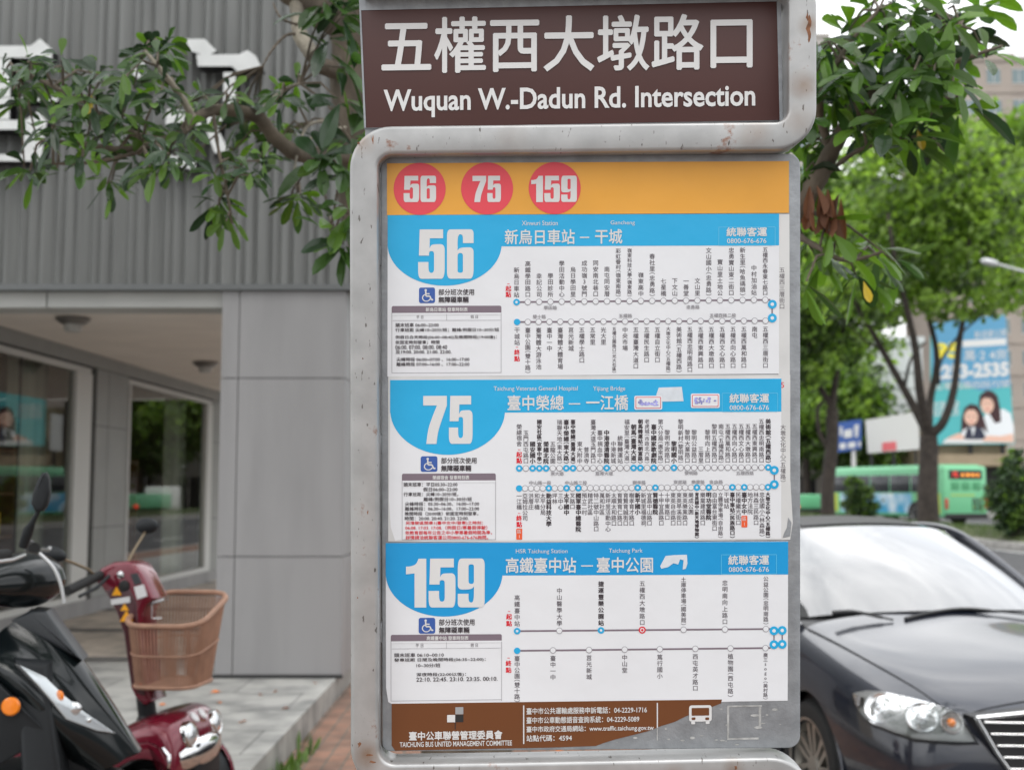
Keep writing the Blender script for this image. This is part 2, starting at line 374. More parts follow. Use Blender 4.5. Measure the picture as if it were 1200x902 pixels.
def svert(mb, body, uc, v, pitch, m, bottom=False, dy=-.0006, bold=0, maxlen=53, size=None):
    if not body: return
    hs = [(.5 if c in '（）－' else 1) for c in body]; tot = sum(hs); pitch = min(pitch, maxlen / tot)
    y = v - tot * pitch if bottom else v
    sz = size or min(6.6, pitch * .98)
    for c, h in zip(body, hs):
        if c == '－':
            vc = y + h * pitch / 2; mb.quad(L(uc - 1.4, vc - .35, dy), L(uc - 1.4, vc + .35, dy), L(uc + 1.4, vc + .35, dy), L(uc + 1.4, vc - .35, dy), m)
        else: sglyph(mb, c, uc, y + h * pitch / 2, min(sz, pitch * .97), m, dy, bold)
        y += h * pitch

frame_m = mat('frame_paint', (.40, .40, .395), .33, metal=.4, var=.10, scale=22)
# weathered frame: rust patches and scratches of their own
def weather(m, rust=(.23, .09, .04), lo=.63, hi=.70, scale=11):
    t = m.node_tree; b = t.nodes['Principled BSDF']; src = b.inputs['Base Color'].links[0].from_socket
    co = N(t, 'ShaderNodeTexCoord'); n = N(t, 'ShaderNodeTexNoise'); n.inputs['Scale'].default_value = scale; n.inputs['Detail'].default_value = 9; n.inputs['Roughness'].default_value = .68
    r = N(t, 'ShaderNodeValToRGB'); r.color_ramp.elements[0].position = lo; r.color_ramp.elements[1].position = hi
    mxx = N(t, 'ShaderNodeMixRGB'); mxx.inputs[2].default_value = (*rust, 1)
    t.links.new(co.outputs['Object'], n.inputs['Vector']); t.links.new(n.outputs[0], r.inputs[0]); t.links.new(r.outputs[0], mxx.inputs[0])
    t.links.new(src, mxx.inputs[1])
    # fine dark scratches
    mp2 = N(t, 'ShaderNodeMapping'); mp2.inputs['Scale'].default_value = (130, 30, 45); mp2.inputs['Rotation'].default_value = (0, R(30), 0)
    n2 = N(t, 'ShaderNodeTexNoise'); n2.inputs['Scale'].default_value = 1.2; n2.inputs['Detail'].default_value = 5
    r2 = N(t, 'ShaderNodeValToRGB'); r2.color_ramp.elements[0].position = .655; r2.color_ramp.elements[1].position = .70
    mx2 = N(t, 'ShaderNodeMixRGB'); mx2.inputs[2].default_value = (.13, .12, .11, 1)
    t.links.new(co.outputs['Object'], mp2.inputs[0]); t.links.new(mp2.outputs[0], n2.inputs['Vector']); t.links.new(n2.outputs[0], r2.inputs[0])
    t.links.new(r2.outputs[0], mx2.inputs[0]); t.links.new(mxx.outputs[0], mx2.inputs[1]); t.links.new(mx2.outputs[0], b.inputs['Base Color'])
weather(frame_m)
galv = mat('galvanised_steel', (.30, .315, .33), .5, metal=.35, var=.13, scale=40, bump=.1, bscale=200)
brown_m = mat('brown_board', rgb(70, 36, 31), .45, var=.05, scale=6)
white_v = mat('white_vinyl', (.66, .655, .645), .5)
paper = mat('printed_paper', (.72, .73, .75), .36, var=.02, scale=5, bump=.35, bscale=7)
paper_b = mat('old_paper', (.60, .60, .59), .5, var=.06, scale=14)
orange_p = mat('orange_print', rgb(224, 160, 58), .42, var=.07, scale=5, bump=.35, bscale=7)
cyan_p = mat('cyan_print', rgb(30, 165, 215), .38, var=.03, scale=5, bump=.35, bscale=7)
cyan_d = mat('deep_cyan_print', rgb(16, 148, 208), .38, var=.03, scale=5, bump=.35, bscale=7)
cyan_l = mat('pale_cyan_line', rgb(95, 190, 225), .4)
red_p = mat('red_print', rgb(222, 70, 82), .42)
ink = mat('dark_ink', (.045, .035, .042), .5); ink2 = mat('grey_ink', (.11, .095, .11), .5); ink3 = mat('pale_ink', (.32, .31, .33), .5)
redink = mat('red_ink', rgb(214, 30, 48), .5); mauve = mat('mauve_print', rgb(120, 106, 116), .5)
blueicon = mat('blue_print', rgb(52, 88, 160), .45); brown_p = mat('brown_print', rgb(106, 60, 26), .45, var=.04)
blackp = mat('black_print', (.02, .02, .02), .5); badge_p = mat('vermilion_print', rgb(228, 90, 46), .5)
wear_m = mat('bare_patch', (.36, .36, .35), .6, var=.3, scale=70); stampm = mat('purple_stamp', rgb(150, 150, 205), .5, var=.35, scale=90)
greyp = mat('grey_print', (.33, .33, .33), .5)

# serpentine tube
def arc(cu, cv, r, a0, a1, n=10): return [(cu + r * math.cos(R(a0 + (a1 - a0) * i / n)), cv + r * math.sin(R(a0 + (a1 - a0) * i / n))) for i in range(n + 1)]
path = [(424, -25), (600, -27)] + arc(907, 6, 34, -90, 0) + [(941, 60), (941, 100)] + arc(909, 127, 32, 0, 90) + [(760, 160.5), (600, 162.5)] \
    + arc(459, 197, 33, 270, 180) + [(426, 300), (426.5, 500), (427, 700)] + arc(463, 876, 36, 180, 90) + [(600, 910), (760, 907)] \
    + arc(902, 941, 37, 270, 360) + [(939, 1100), (939, 1400)]
end = L(939, 1400); 
def sweep(mb, path, hw, d0, d1, br, m, foot=None):
    pts = [L(u, v, d0) for u, v in path]
    if foot is not None: pts.append(Vector((pts[-1].x, d0, foot)))
    rows = []
    hd = (d1 - d0) / 2; cs = []
    for sx, sy, a in ((1, -1, -90), (1, 1, 0), (-1, 1, 90), (-1, -1, 180)):
        for i in range(5):
            t = R(a + 22.5 * i); cs.append((sx * (hw - br) + br * math.cos(t), sy * (hd - br) + br * math.sin(t)))
    for i, p in enumerate(pts):
        d = (pts[min(i + 1, len(pts) - 1)] - pts[max(i - 1, 0)]).normalized(); nrm = Vector((d.z, 0, -d.x))
        rows.append([p + nrm * a + Vector((0, hd + b, 0)) for a, b in cs])
    mb.grid(rows, m, closed=True); n = len(cs)
    mb.add(rows[0], [tuple(range(n))], m); mb.add(rows[-1], [tuple(reversed(range(n)))], m)
f = MB(); sweep(f, path, .0205, -.03, .026, .0055, frame_m, 0.0); rustm = mat('rust_stain', (.20, .085, .04), .8, var=.4, scale=90)
def blot(mb, u, v, ru, rv_, m_, dy=-.0302, n=18):
    ph = rnd.uniform(0, 6); mb.add([L(u + ru * math.cos(6.283 * i / n) * (1 + .45 * math.sin(3 * 6.283 * i / n + ph) + rnd.uniform(-.25, .25)), v + rv_ * math.sin(6.283 * i / n) * (1 + .4 * math.sin(2 * 6.283 * i / n + ph)), dy) for i in range(n)], [tuple(reversed(range(n)))], m_)
for u, v, ru, rv_ in ((948, 34, 2.6, 12), (946, 20, 1.4, 4), (420, 168, 1.2, 2), (437, 164, .8, 4), (432, 884, 3.4, 1.6), (421, 872, 1.6, 3.4), (436, 892, 3, 1.6), (540, 911, 1.6, 1), (790, 905, 3.6, 1.2), (862, 899, 1.4, 3.2), (905, 903, 3, 1.2), (425, 420, .7, 1.2), (431, 600, .7, 2), (419, 700, .6, 1.4)): blot(f, u, v, ru, rv_, rustm)
# soft rust washes round the joints of the tube, part of the paint itself
tr_ = frame_m.node_tree; b_ = tr_.nodes['Principled BSDF']
co_ = N(tr_, 'ShaderNodeTexCoord'); nn_ = N(tr_, 'ShaderNodeTexNoise'); nn_.inputs['Scale'].default_value = 38; nn_.inputs['Detail'].default_value = 8
tr_.links.new(co_.outputs['Object'], nn_.inputs['Vector'])
for (u, v, rad, st_) in ((941, 100, .026, .75), (948, 30, .020, .8), (884, 158, .030, .5), (935, 140, .028, .4), (425, 168, .022, .6), (430, 885, .026, .9), (600, 162, .03, .25), (860, 900, .02, .7), (790, 906, .02, .5)):
    src = b_.inputs['Base Color'].links[0].from_socket
    ds = N(tr_, 'ShaderNodeVectorMath', op='DISTANCE'); p_ = L(u, v, -.03); ds.inputs[1].default_value = p_; tr_.links.new(co_.outputs['Object'], ds.inputs[0])
    mr_ = N(tr_, 'ShaderNodeMapRange'); mr_.inputs['From Min'].default_value = rad; mr_.inputs['From Max'].default_value = 0; mr_.inputs['To Max'].default_value = st_ * 1.6
    tr_.links.new(ds.outputs['Value'], mr_.inputs[0]); mu_ = N(tr_, 'ShaderNodeMath', op='MULTIPLY'); mu_.use_clamp = True
    tr_.links.new(mr_.outputs[0], mu_.inputs[0]); tr_.links.new(nn_.outputs[0], mu_.inputs[1]); mx_ = N(tr_, 'ShaderNodeMixRGB'); mx_.inputs[2].default_value = (.24, .15, .09, 1)
    tr_.links.new(mu_.outputs[0], mx_.inputs[0]); tr_.links.new(src, mx_.inputs[1]); tr_.links.new(mx_.outputs[0], b_.inputs['Base Color'])
f.build('tube_frame', sign, smooth=50)
f = MB(); f.box((end.x, 0, .01), (.16, .14, .02), galv, .003)
for sx in (-1, 1):
    for sy in (-1, 1): f.lathe([(.009, 0), (.009, .012), (.004, .014), (0, .014)], (end.x + sx * .055, sy * .045, .02), (0, 0, 1), galv, 6)
f.build('base_plate', sign)

# name board
nb = MB(); s0 = -.0205
poly = [L(420.5, -2, .004), L(426.5, 150.5, .004), L(917.5, 141.4, .004), L(915.5, -6, .004)]
nb.prism(poly, (0, .012, 0), brown_m, side=galv, bevel=.0008)
nb.quad(L(910, -4, .0032), L(913.6, 141.6, .0032), L(917.2, 141.4, .0032), L(915.2, -6, .0032), galv)
nb.quad(L(421, -2, .0032), L(421.6, 12.5, .0032), L(912, 2, .0032), L(912, -6, .0032), galv); nb.quad(L(421.2, 12, .0032), L(427, 150, .0032), L(429, 150, .0032), L(423.2, 12, .0032), galv)
nbo = nb.build('name_board', sign)
nt_ = MB()
stext(nt_, '五權西大墩路口', 448, 22, 881, 86, white_v, .0028, bold=.95, s=-.0125)
stext(nt_, 'Wuquan W.-Dadun Rd. Intersection', 449.5, 105.5, 885, 138.5, white_v, .0028, off=.022, s=-.0150)
nt_.build('lettering', nbo, smooth=0)
for u, v in ((440, 160), (700, 157), (880, 150)):
    bk = MB(); bk.box(L(u, v - 9, .014), (.03, .008, .03), galv, .001); bk.build('mounting_tab', sign)

# information board
ib = MB(); pts = []
for cu, cv, a, r in ((924, 194, -90, 14), (924, 862, 0, 14), (458, 870, 90, 10), (452, 189, 180, 6)):
    for i in range(7):
        t = R(a + 15 * i); pts.append(L(cu + r * math.cos(t), cv + r * math.sin(t) + (.0 if cv < 500 else 0), 0))
ib.prism(pts, (0, .022, 0), galv, bevel=.002)
ibo = ib.build('info_board', sign)
for u, v in ((449, 300), (449, 520), (449, 740)):
    cl = MB(); cl.box(L(446, v, .008), (.012, .012, .03), galv, .002); cl.build('board_clamp', ibo)
hd = MB(); srect(hd, 453.5, 191.5, 924.5, 252.2, -.0008, orange_p, -.0055)
hdo = hd.build('header_strip', ibo, smooth=0)
h2 = MB()
for uc, vc, body, a, b_ in ((491.8, 221.5, '56', 473, 511), (570.8, 221, '75', 553.7, 587), (650, 220.6, '159', 622.5, 676)):
    sdisc(h2, uc, vc, 30.5, 30.5, -.0012, red_p, 48)
    stext(h2, body, a, 206.3, b_, 237, white_v, -.0016, off='heavy', s=-.005)
h2.build('route_number', hdo, smooth=0)
# brown footer with a torn corner
ft = MB()
torn = [(459, 824), (459, 873), (463, 879), (560, 877), (640, 875.5), (698, 873.5), (709, 869.5), (720, 866), (738, 861.5), (760, 856), (775, 850), (790, 845.5), (803, 839), (815, 834), (830, 829.5), (845, 823.5), (846, 819)]
ft.add([L(u, v, -.0006) for u, v in torn], [tuple(range(len(torn)))], brown_p)
# scuffs left where the print is gone
for k in range(46):
    u = rnd.uniform(700, 925); v = rnd.uniform(824, 872); r_ = rnd.uniform(.6, 3.2)
    if v > 823 + (846 - u) * .36: sdisc(ft, u, v, r_ * rnd.uniform(.5, 2.2), r_ * .6, -.0004 - k * .000002, wear_m, 7)
for (a, b_, c, d) in ((852, 826, 893, 828), (852, 864, 889, 866.5), (852, 828, 854.5, 864), (889, 828, 892, 850)): srect(ft, a, b_, c, d, -.0005, wear_m)
fto = ft.build('footer_strip', ibo, smooth=0)
f2 = MB()
srect(f2, 533.6, 828, 543, 836.4, -.001, greyp); srect(f2, 524, 837.2, 533.4, 845.8, -.001, white_v); srect(f2, 533.6, 837, 543, 845.6, -.001, blackp)
srect(f2, 533, 846, 534, 854, -.001, blackp)
stext(f2, '臺中公車聯營管理委員會', 479.5, 857, 588.5, 867, white_v, -.001, bold=.3)
stext(f2, 'TAICHUNG BUS UNITED MANAGEMENT COMMITTEE', 468.5, 869, 600, 875, white_v, -.001, off=.012)
srect(f2, 613, 826, 614.4, 871, -.001, white_v); srect(f2, 769.6, 823, 771, 852, -.001, white_v); srect(f2, 769.6, 852, 770.8, 867, -.001, wear_m)
for body, u1, v0, v1 in (('臺中市公共運輸處服務申訴電話：04-2229-1716', 758, 829, 836.5), ('臺中市公車動態語音查詢系統：04-2229-5089', 749, 839.8, 847.3),
                         ('臺中市政府交通局網站：www.traffic.taichung.gov.tw', 766, 850.5, 858.5), ('站點代碼：4594', 670, 861, 868.3)):
    stext(f2, body, 617, v0, u1, v1, white_v, -.001, bold=.12)
srr(f2, 807.5, 826, 834, 845, 3, -.0009, white_v); srr(f2, 810.5, 829, 831, 838, 1, -.0012, brown_p); srr(f2, 810.5, 840, 815, 843, 1, -.0012, brown_p); srr(f2, 826.5, 840, 831, 843, 1, -.0012, brown_p)
srr(f2, 810, 845, 814.5, 848, .8, -.0009, white_v); srr(f2, 827, 844.6, 831.5, 847.6, .8, -.0009, white_v)
f2.build('lettering', fto, smooth=0)

def wheelchair(mb, u0, v0, u1, v1):
    srr(mb, u0, v0, u1, v1, 2.4, -.0008, blueicon); w = u1 - u0; h = v1 - v0; U = lambda x: u0 + x * w; V = lambda y: v0 + y * h; d = -.0012
    sdisc(mb, U(.42), V(.17), w * .075, h * .075, d, white_v, 16)
    def st(pts, t):
        for (a, b), (c, e) in zip(pts[:-1], pts[1:]):
            A = Vector((U(a), V(b))); B = Vector((U(c), V(e))); n = (B - A).normalized(); o = Vector((-n.y, n.x)) * t
            mb.quad(L(*(A + o), d), L(*(A - o), d), L(*(B - o), d), L(*(B + o), d), white_v)
    st([(.42, .25), (.44, .55), (.68, .55), (.78, .80), (.88, .76)], w * .045); st([(.43, .40), (.66, .40)], w * .035)
    sdisc(mb, U(.46), V(.66), w * .27, h * .25, d - .00003, white_v, 30, 20, 265, ring=.76)

def poster(label, pts, bandrect, bulge, num, en, titles, op, phone, wc, wct, table, heads, lines, build_route, extra, cy):
    pm = MB(); pm.prism([L(u, v, -.0004) for u, v in pts], (0, .0002, 0), paper)
    po = pm.build('timetable_poster', ibo, smooth=0, label=label)
    b = MB(); u0, v0, u1, v1 = bandrect; srect(b, u0, v0, u1, v1, -.0006, cy)
    bu, bv, rx, ry = bulge; sdisc(b, bu, bv - 3, rx, ry + 3, -.00064, cy, 40, 0, 180)
    ubx, vbx, ubx1, vbx1 = op[4:8]
    for r_ in ((ubx, vbx, ubx1, vbx + .6), (ubx, vbx1, ubx1, vbx1 + .6), (ubx, vbx, ubx + .6, vbx1), (ubx1, vbx, ubx1 + .6, vbx1)): srect(b, *r_, -.0008, cyan_l)
    b.build('blue_band', po, smooth=0)
    t = MB()
    n, a, c, d, e = num; stext(t, n, a, c, d, e, white_v, -.001, off='heavy')
    for body, a, c, d, e in en: stext(t, body, a, c, d, e, white_v, -.001)
    for body, a, c, d, e in titles:
        if body == '-': srect(t, a, c, d, e, -.001, white_v)
        else: stext(t, body, a, c, d, e, white_v, -.001, bold=.28)
    stext(t, '統聯客運', *op[:4], white_v, -.001, bold=.3); stext(t, '0800-676-676', *phone, white_v, -.001, off=.004)
    wheelchair(t, *wc)
    stext(t, '部分班次使用', *wct[0], ink, -.0008, bold=.1); stext(t, '無障礙車輛', *wct[1], ink, -.0008, bold=.22)
    a, c, d, hb, e = table
    srr(t, a, c, d, hb + 2, 2, -.0007, mauve); srect(t, a, hb, d, hb + 2.4, -.0008, paper)
    for r_ in ((a, hb, a + .5, e), (d - .5, hb, d, e), (a, e, d, e + .5)): srect(t, *r_, -.00085, ink3)
    stext(t, heads[0], *heads[1], white_v, -.0009, bold=.1)
    if len(heads) > 2:
        stext(t, '平 日', *heads[2], ink2, -.0009); stext(t, '假 日', *heads[3], ink2, -.0009)
        srect(t, (a + d) / 2, hb + 1, (a + d) / 2 + .4, hb + 8.5, -.0009, ink3); srect(t, a + 1, hb + 8.6, d - 1, hb + 9, -.0009, ink3)
    for body, ua, ub, vc, mm in lines: stext(t, body, ua, vc - 2.3, ub, vc + 2.3, mm, -.0009, bold=.07)
    t.build('lettering', po, smooth=0)
    rt = MB(); build_route(rt); rt.build('route_map', po, smooth=0)
    if extra: extra(po)
    return po
def ring(mb, u, v, kind):
    if kind == 'n': sdisc(mb, u, v, 3.7, 3.7, -.0009, ink3, 18); sdisc(mb, u, v, 3.0, 3.0, -.0011, paper, 18)
    elif kind == 'b': sdisc(mb, u, v, 3.9, 3.9, -.0009, cyan_p, 18); sdisc(mb, u, v, 1.5, 1.5, -.0011, paper, 12)
    elif kind == 'f': sdisc(mb, u, v, 3.8, 3.8, -.0009, cyan_p, 18)
    elif kind == 'e': sdisc(mb, u, v, 5.2, 5.2, -.0012, cyan_p, 22); sdisc(mb, u, v, 2.1, 2.1, -.0014, paper, 12)
    elif kind == 'r': sdisc(mb, u, v, 4.2, 4.2, -.0009, redink, 18); sdisc(mb, u, v, 2.6, 2.6, -.0011, paper, 12); sdisc(mb, u, v, 1.5, 1.5, -.0013, redink, 12)
def route(mb, us, v0, sl, names, kinds, bold, vtext, top, pitch, maxlen, ink_n=ink2):
    V = lambda u: v0 + sl * (u - us[0])
    mb.quad(L(us[0], V(us[0]) - 1, -.0007), L(us[0], V(us[0]) + 1, -.0007), L(us[-1] + 6, V(us[-1] + 6) + 1, -.0007), L(us[-1] + 6, V(us[-1] + 6) - 1, -.0007), mauve)
    for i, (u, nm) in enumerate(zip(us, names)):
        ring(mb, u, V(u), kinds.get(i, 'n')); isb = i in bold
        svert(mb, nm, u, vtext + sl * (u - us[0]), pitch, ink if isb else ink_n, bottom=top, maxlen=maxlen, bold=.3 if isb else .08)
def lab(mb, body, uc, vc): stext(mb, body, uc - 2.55 * len(body), vc - 2.2, uc + 2.55 * len(body), vc + 2.2, ink3, -.0009, bold=.1)

# ---- route 56
T56 = ["新烏日車站", "高鐵學田路口", "幸記公司", "學田診所", "學田活動中心", "烏日學田里", "成功嶺3號門", "同安南北巷口", "南屯同安厝", "彩虹眷村（嶺東南路）", "嶺東科技大學（嶺東路）", "嶺東高中", "春社里（忠勇路）", "七星橋", "下文山", "一善堂", "文山里", "文山國小（忠勇路）", "寶山里土地公", "忠勇寶山東二街口", "新生里（哈魚碼頭）", "中村加油站", "五權西永春東七路口"]
B56 = ["干城站", "臺中公園（雙十路）", "臺灣體大游泳池", "臺中一中", "臺灣體大體育場", "莒光新城", "五權學士路口", "五常里", "光大里", "五權公園路口（光大社區）", "中央市場", "五權臺灣大道口", "五權民生路口", "五權自立街口", "大墩文化中心（五權路）", "美術館（五權西路）", "五權西忠明南路口", "五權西東興路口", "五權西大墩路口", "五權西文心路口", "五權西向心路口", "五權西萬和路口", "南屯", "五權西三厝街口"]
def lsp(a, b, n): return [a + (b - a) * i / (n - 1) for i in range(n)]
def r56(mb):
    route(mb, lsp(605.3, 896.7, 23), 354, -.009, T56, {0: 'b'}, (), 349, True, 7.25, 57)
    route(mb, lsp(605.9, 897, 24), 377.3, -.005, B56, {0: 'f'}, (), 383.5, False, 7.1, 54)
    svert(mb, '－起點', 595.8, 348.5, 7, redink, bottom=True, bold=.25); svert(mb, '－終點', 605.9, 405, 7.6, redink, bold=.25)
    srect(mb, 904, 352, 905.6, 376, -.0008, mauve); ring(mb, 905, 356.5, 'e'); ring(mb, 905, 372.6, 'e')
    for b_, u, v in (('學田路', 645, 360.5), ('忠勇路', 812, 359.7), ('雙十路', 632, 371), ('五權路', 733, 370), ('五權西路二段', 847, 369.5)): lab(mb, b_, u, v)
up = MB(); up.prism([L(u, v, -.0002) for u, v in ((912, 251), (912, 441), (925.5, 439), (925, 251))], (0, .0001, 0), paper_b)
svert(up, '五權西三厝街口', 916.4, 313, 7.1, ink2, dy=-.0004); up.build('older_poster', ibo, smooth=0, label='faded strip of an older poster left showing')
K = ink
poster('white timetable poster for route 56 with blue band', [(454.3, 252), (454, 441.2), (700, 439.4), (912.9, 437.8), (912.9, 251)], (454.3, 252.2, 912.9, 289.2), (521, 289, 66.8, 45.8),
       ('56', 490, 269, 555, 326.8), [('Xinwuri Station', 611.5, 258.8, 653.6, 264.3), ('Gancheng', 715.5, 258.6, 744, 264.6)],
       [('新烏日車站', 591.7, 269.2, 673.4, 286.3), ('-', 679.5, 277.6, 690.5, 279), ('干城', 697.5, 268.8, 729, 285.6)],
       (851.5, 266.8, 898.5, 277, 842, 266, 908, 287.5), (852, 279.6, 898, 285.2), (491, 337, 509.8, 355.2), ((514, 338.8, 555.5, 345.8), (514, 347.7, 549, 354.7)),
       (459, 358.6, 587.5, 366.8, 436.6), ('新烏日車站 發車時刻表', (499, 360.4, 548, 365.2), (488, 369.8, 496, 373.6), (551.5, 369.2, 560, 373)),
       [('頭末班車 06:00~22:00', 463.4, 514, 380.9, K), ('行車班距 尖峰10~20分/班；離峰/例假日10~30分/班', 463.4, 584.8, 386.8, K), ('例假日白天時段(06:00~08:40)及晚間時段(19:00後)：', 463.4, 582, 395.4, K),
        ('依固定時刻發車；時間', 463.4, 515, 401.2, K), ('06:00. 07:00. 08:00. 08:40', 463.4, 524, 406.9, K), ('及19:00. 20:00. 21:00. 22:00.', 463.6, 529, 412.4, K),
        ('尖峰時段 06:00~07:00 、16:00~17:00', 464.7, 550, 421.1, K), ('離峰時段 07:00~16:00 、17:00~22:00', 464.7, 550, 426.8, K)], r56, None, cyan_p)
# ---- route 75
T75 = ["榮總宿舍", "玉門西屯路口", "國安國小", "國安社區（宜寧中學）", "榮總北院", "五龍公園", "瑞聯天地（東大路）", "臺中榮總（東大路）", "臺中榮總（臺灣大道）", "東大附中", "普濟寺", "臺灣大道玉門路口", "臺中捐血中心", "中港澄清醫院", "中港新城", "統聯轉運站", "福安里（臺灣大道）", "朝馬（臺灣大道）", "朝馬轉運站（朝富路）", "老虎城（市政北六路）", "臺中國家歌劇院", "第六分局（惠來路）", "黎明市政路口", "黎明國小", "黎明新村（黎明路）", "黎明大業路口", "黎明公益路口", "三厝里", "黎明向上路口", "黎明五權西路口", "南屯（五權西路）", "五權西萬和路口", "五權西向心路口", "五權西文心路口", "五權西大墩路口", "五權西東興路口", "五權西忠明南路口", "美術館（五權西路）"]
B75 = ["一江橋", "亞姆拉公司", "洪厝庄", "和平橋", "太平分局", "勤益科技大學", "坪林", "三中心", "太平國中", "叉路口", "國軍臺中總醫院", "預立二村", "精武社區", "特二號中山路口", "萬和社區", "新坪里活動中心", "太順太和路口", "育賢育仁路口", "育賢育誠街口", "樹孝育才路口", "新平國小", "新城里福德祠", "宜昌中山路口", "賢德醫院", "十甲宜昌路口", "十甲東路口", "東英自由路口", "東英旱溪街口", "東英樂業路口", "樂成公園", "育英國中（新天地博物館）", "樂業建成路口", "明功堂醫院", "自由富台東街口", "立體停車場（自由路）", "干城站", "臺中車站（民族路口）", "民權繼光街口", "臺中女中", "地方法院", "林森三民路口", "忠信國小（林森路）", "大墩文化中心（五權路）"]
def r75(mb):
    us = lsp(608.4, 900.2, 38); bl = (0, 2, 3, 4, 7, 8, 13, 17, 18, 20, 23, 37)
    n2 = list(T75); n2[0] = ''
    route(mb, us, 548.6, -.004, n2, {i: 'b' for i in bl}, bl[1:], 543.4, True, 6.6, 52)
    svert(mb, T75[0], us[0], 496.5, 6.6, ink2, bold=.08); svert(mb, '－起點', us[0], 525, 7.2, redink, bold=.3)
    us = lsp(608.4, 899.9, 43); bl = (0, 5, 8, 10, 20, 23, 30, 32, 36, 38, 42)
    route(mb, us, 572, -.005, B75, {i: ('b' if i else 'f') for i in bl}, bl[1:], 577.5, False, 6.55, 54)
    svert(mb, '－終點', us[0], 599.5, 7.3, redink, bold=.3)
    for u0, v0, v1 in ((605, 618.8, 632), (868.8, 604, 617.6)):
        srr(mb, u0, v0, u0 + 7, v1, 1, -.0008, badge_p); sglyph(mb, '區', u0 + 3.4, v0 + 3.6, 5, white_v, -.0011); sglyph(mb, '1', u0 + 3.6, v0 + 9.6, 5, white_v, -.0011)
    srect(mb, 906.6, 549, 908, 571, -.0008, mauve); ring(mb, 907.3, 550.8, 'e'); ring(mb, 907.3, 567.4, 'e')
    for b_, u, v in (('東大路', 653, 554.6), ('臺灣大道', 708, 554.4), ('黎明路', 810, 554), ('五權西路', 873, 554), ('中山路一段', 633, 565.4), ('中山路二段', 675, 565.4), ('樹孝路', 749, 565), ('東英路', 797, 564.6), ('樂業路', 818, 564.5), ('自由路', 839.5, 564.4)): lab(mb, b_, u, v)
def x75(po):
    for label, u0, v0, u1, v1 in (('small white sticker with a purple stamp and red border', 743.3, 463.6, 776, 480), ('white sticker with red border nearest the phone number', 809.5, 461, 843.4, 478)):
        m_ = MB(); srr(m_, u0, v0, u1, v1, 2, -.0012, paper); srr(m_, u0 + 1.5, v0 + 1.5, u1 - 1.5, v1 - 1.5, 1.2, -.0014, redink); srr(m_, u0 + 2.2, v0 + 2.2, u1 - 2.2, v1 - 2.2, 1, -.0016, paper)
        for k in range(26): sdisc(m_, rnd.uniform(u0 + 5, u1 - 5), rnd.uniform(v0 + 5, v1 - 5), rnd.uniform(.8, 2.4), rnd.uniform(.6, 1.8), -.0018 - k * .00001, stampm, 7)
        m_.build('route_sticker', po, smooth=0, label=label)
    m_ = MB(); pp = [(772, 454), (799, 453.2), (801, 470), (770, 470.6), (769.2, 462)]; m_.add([L(u, v, -.001) for u, v in reversed(pp)], [tuple(range(5))], mat('pasted_patch', (.62, .66, .70), .5, var=.05, scale=80))
    m_.build('paper_patch', po, smooth=0)
s75 = MB(); s75.prism([L(u, v, -.00025) for u, v in ((455, 441), (455, 634), (600, 635), (926, 632), (929, 612), (926, 560), (926, 439))], (0, .0001, 0), paper_b)
svert(s75, '大墩文化中心（五權路）', 917.6, 497, 6.8, ink2, dy=-.0005, maxlen=75)
s75.add([L(u, v, -.0007) for u, v in ((917, 630), (926, 628), (927.5, 612), (923.6, 606), (922, 618), (919, 624))], [(0, 1, 2, 3, 4, 5)], galv)
sglyph(s75, '5', 917, 451, 9, redink, -.0005); s75.build('older_poster', ibo, smooth=0, label='torn older poster curling out at the right edge')
poster('white timetable poster for route 75 with stamped stickers and crinkled lower edge', [(457.2, 445), (457, 520), (455.8, 585), (458, 618), (463, 633), (472, 632), (476, 630.6), (484, 632.8), (497, 634.2), (530, 633), (700, 632.6), (830, 631.6), (915.4, 630.6), (915.6, 443)], (457.2, 445.2, 915.6, 483.7), (524.6, 483.5, 67.2, 49.2),
       ('75', 496, 463.8, 553.8, 520), [('Taichung Veterans General Hospital', 578.5, 452.6, 677, 459.2), ('Yijiang Bridge', 695, 452.6, 732.7, 459.2)],
       [('臺中榮總', 595, 463.2, 660.5, 480.6), ('-', 666.5, 472.4, 680, 473.8), ('一江橋', 687, 463, 736, 480.4)],
       (855, 461.4, 901, 471.8, 846, 460.4, 911, 482), (855, 474.6, 901, 480.4), (493, 534.4, 512.6, 552.6), ((517, 536, 558.4, 543), (517, 545, 552, 552)),
       (471, 554.8, 581, 563, 632), ('榮總宿舍 發車時刻表', (507, 557, 550, 561.8)),
       [('頭末班車：平日05:30~22:00', 473, 536, 567.6, K), ('假日06:00~22:00', 496, 536, 573.2, K), ('行車班距：尖峰10~20分/班，', 473, 537, 579, K), ('離峰/例假日10~30分/班', 496.5, 553, 584.7, K),
        ('尖峰時段：05:30~06:30、16:00~17:00', 474.7, 561.4, 590.2, K), ('離峰時段：06:30~16:00、17:00~22:00', 474.7, 561.4, 595.9, K), ('晚間時段（20:00後）依固定時刻發車，', 474.6, 560.4, 601.7, K), ('時間：20:00. 20:40. 21:20. 22:00.', 474.4, 549, 607.2, K),
        ('另增駛區間車1(臺中女中/發車)之時刻：', 475.5, 566, 612.8, redink), ('06:08. 17:03. 17:08.（例假日/寒暑假停駛）', 475, 571, 618.2, redink), ('依教育部每年公告之中小學寒暑假時間為準，', 475, 576.5, 624, redink), ('詳情請洽統聯客運公司0800-676-676詢問。', 475.5, 572, 629.6, redink)], r75, x75, cyan_p)
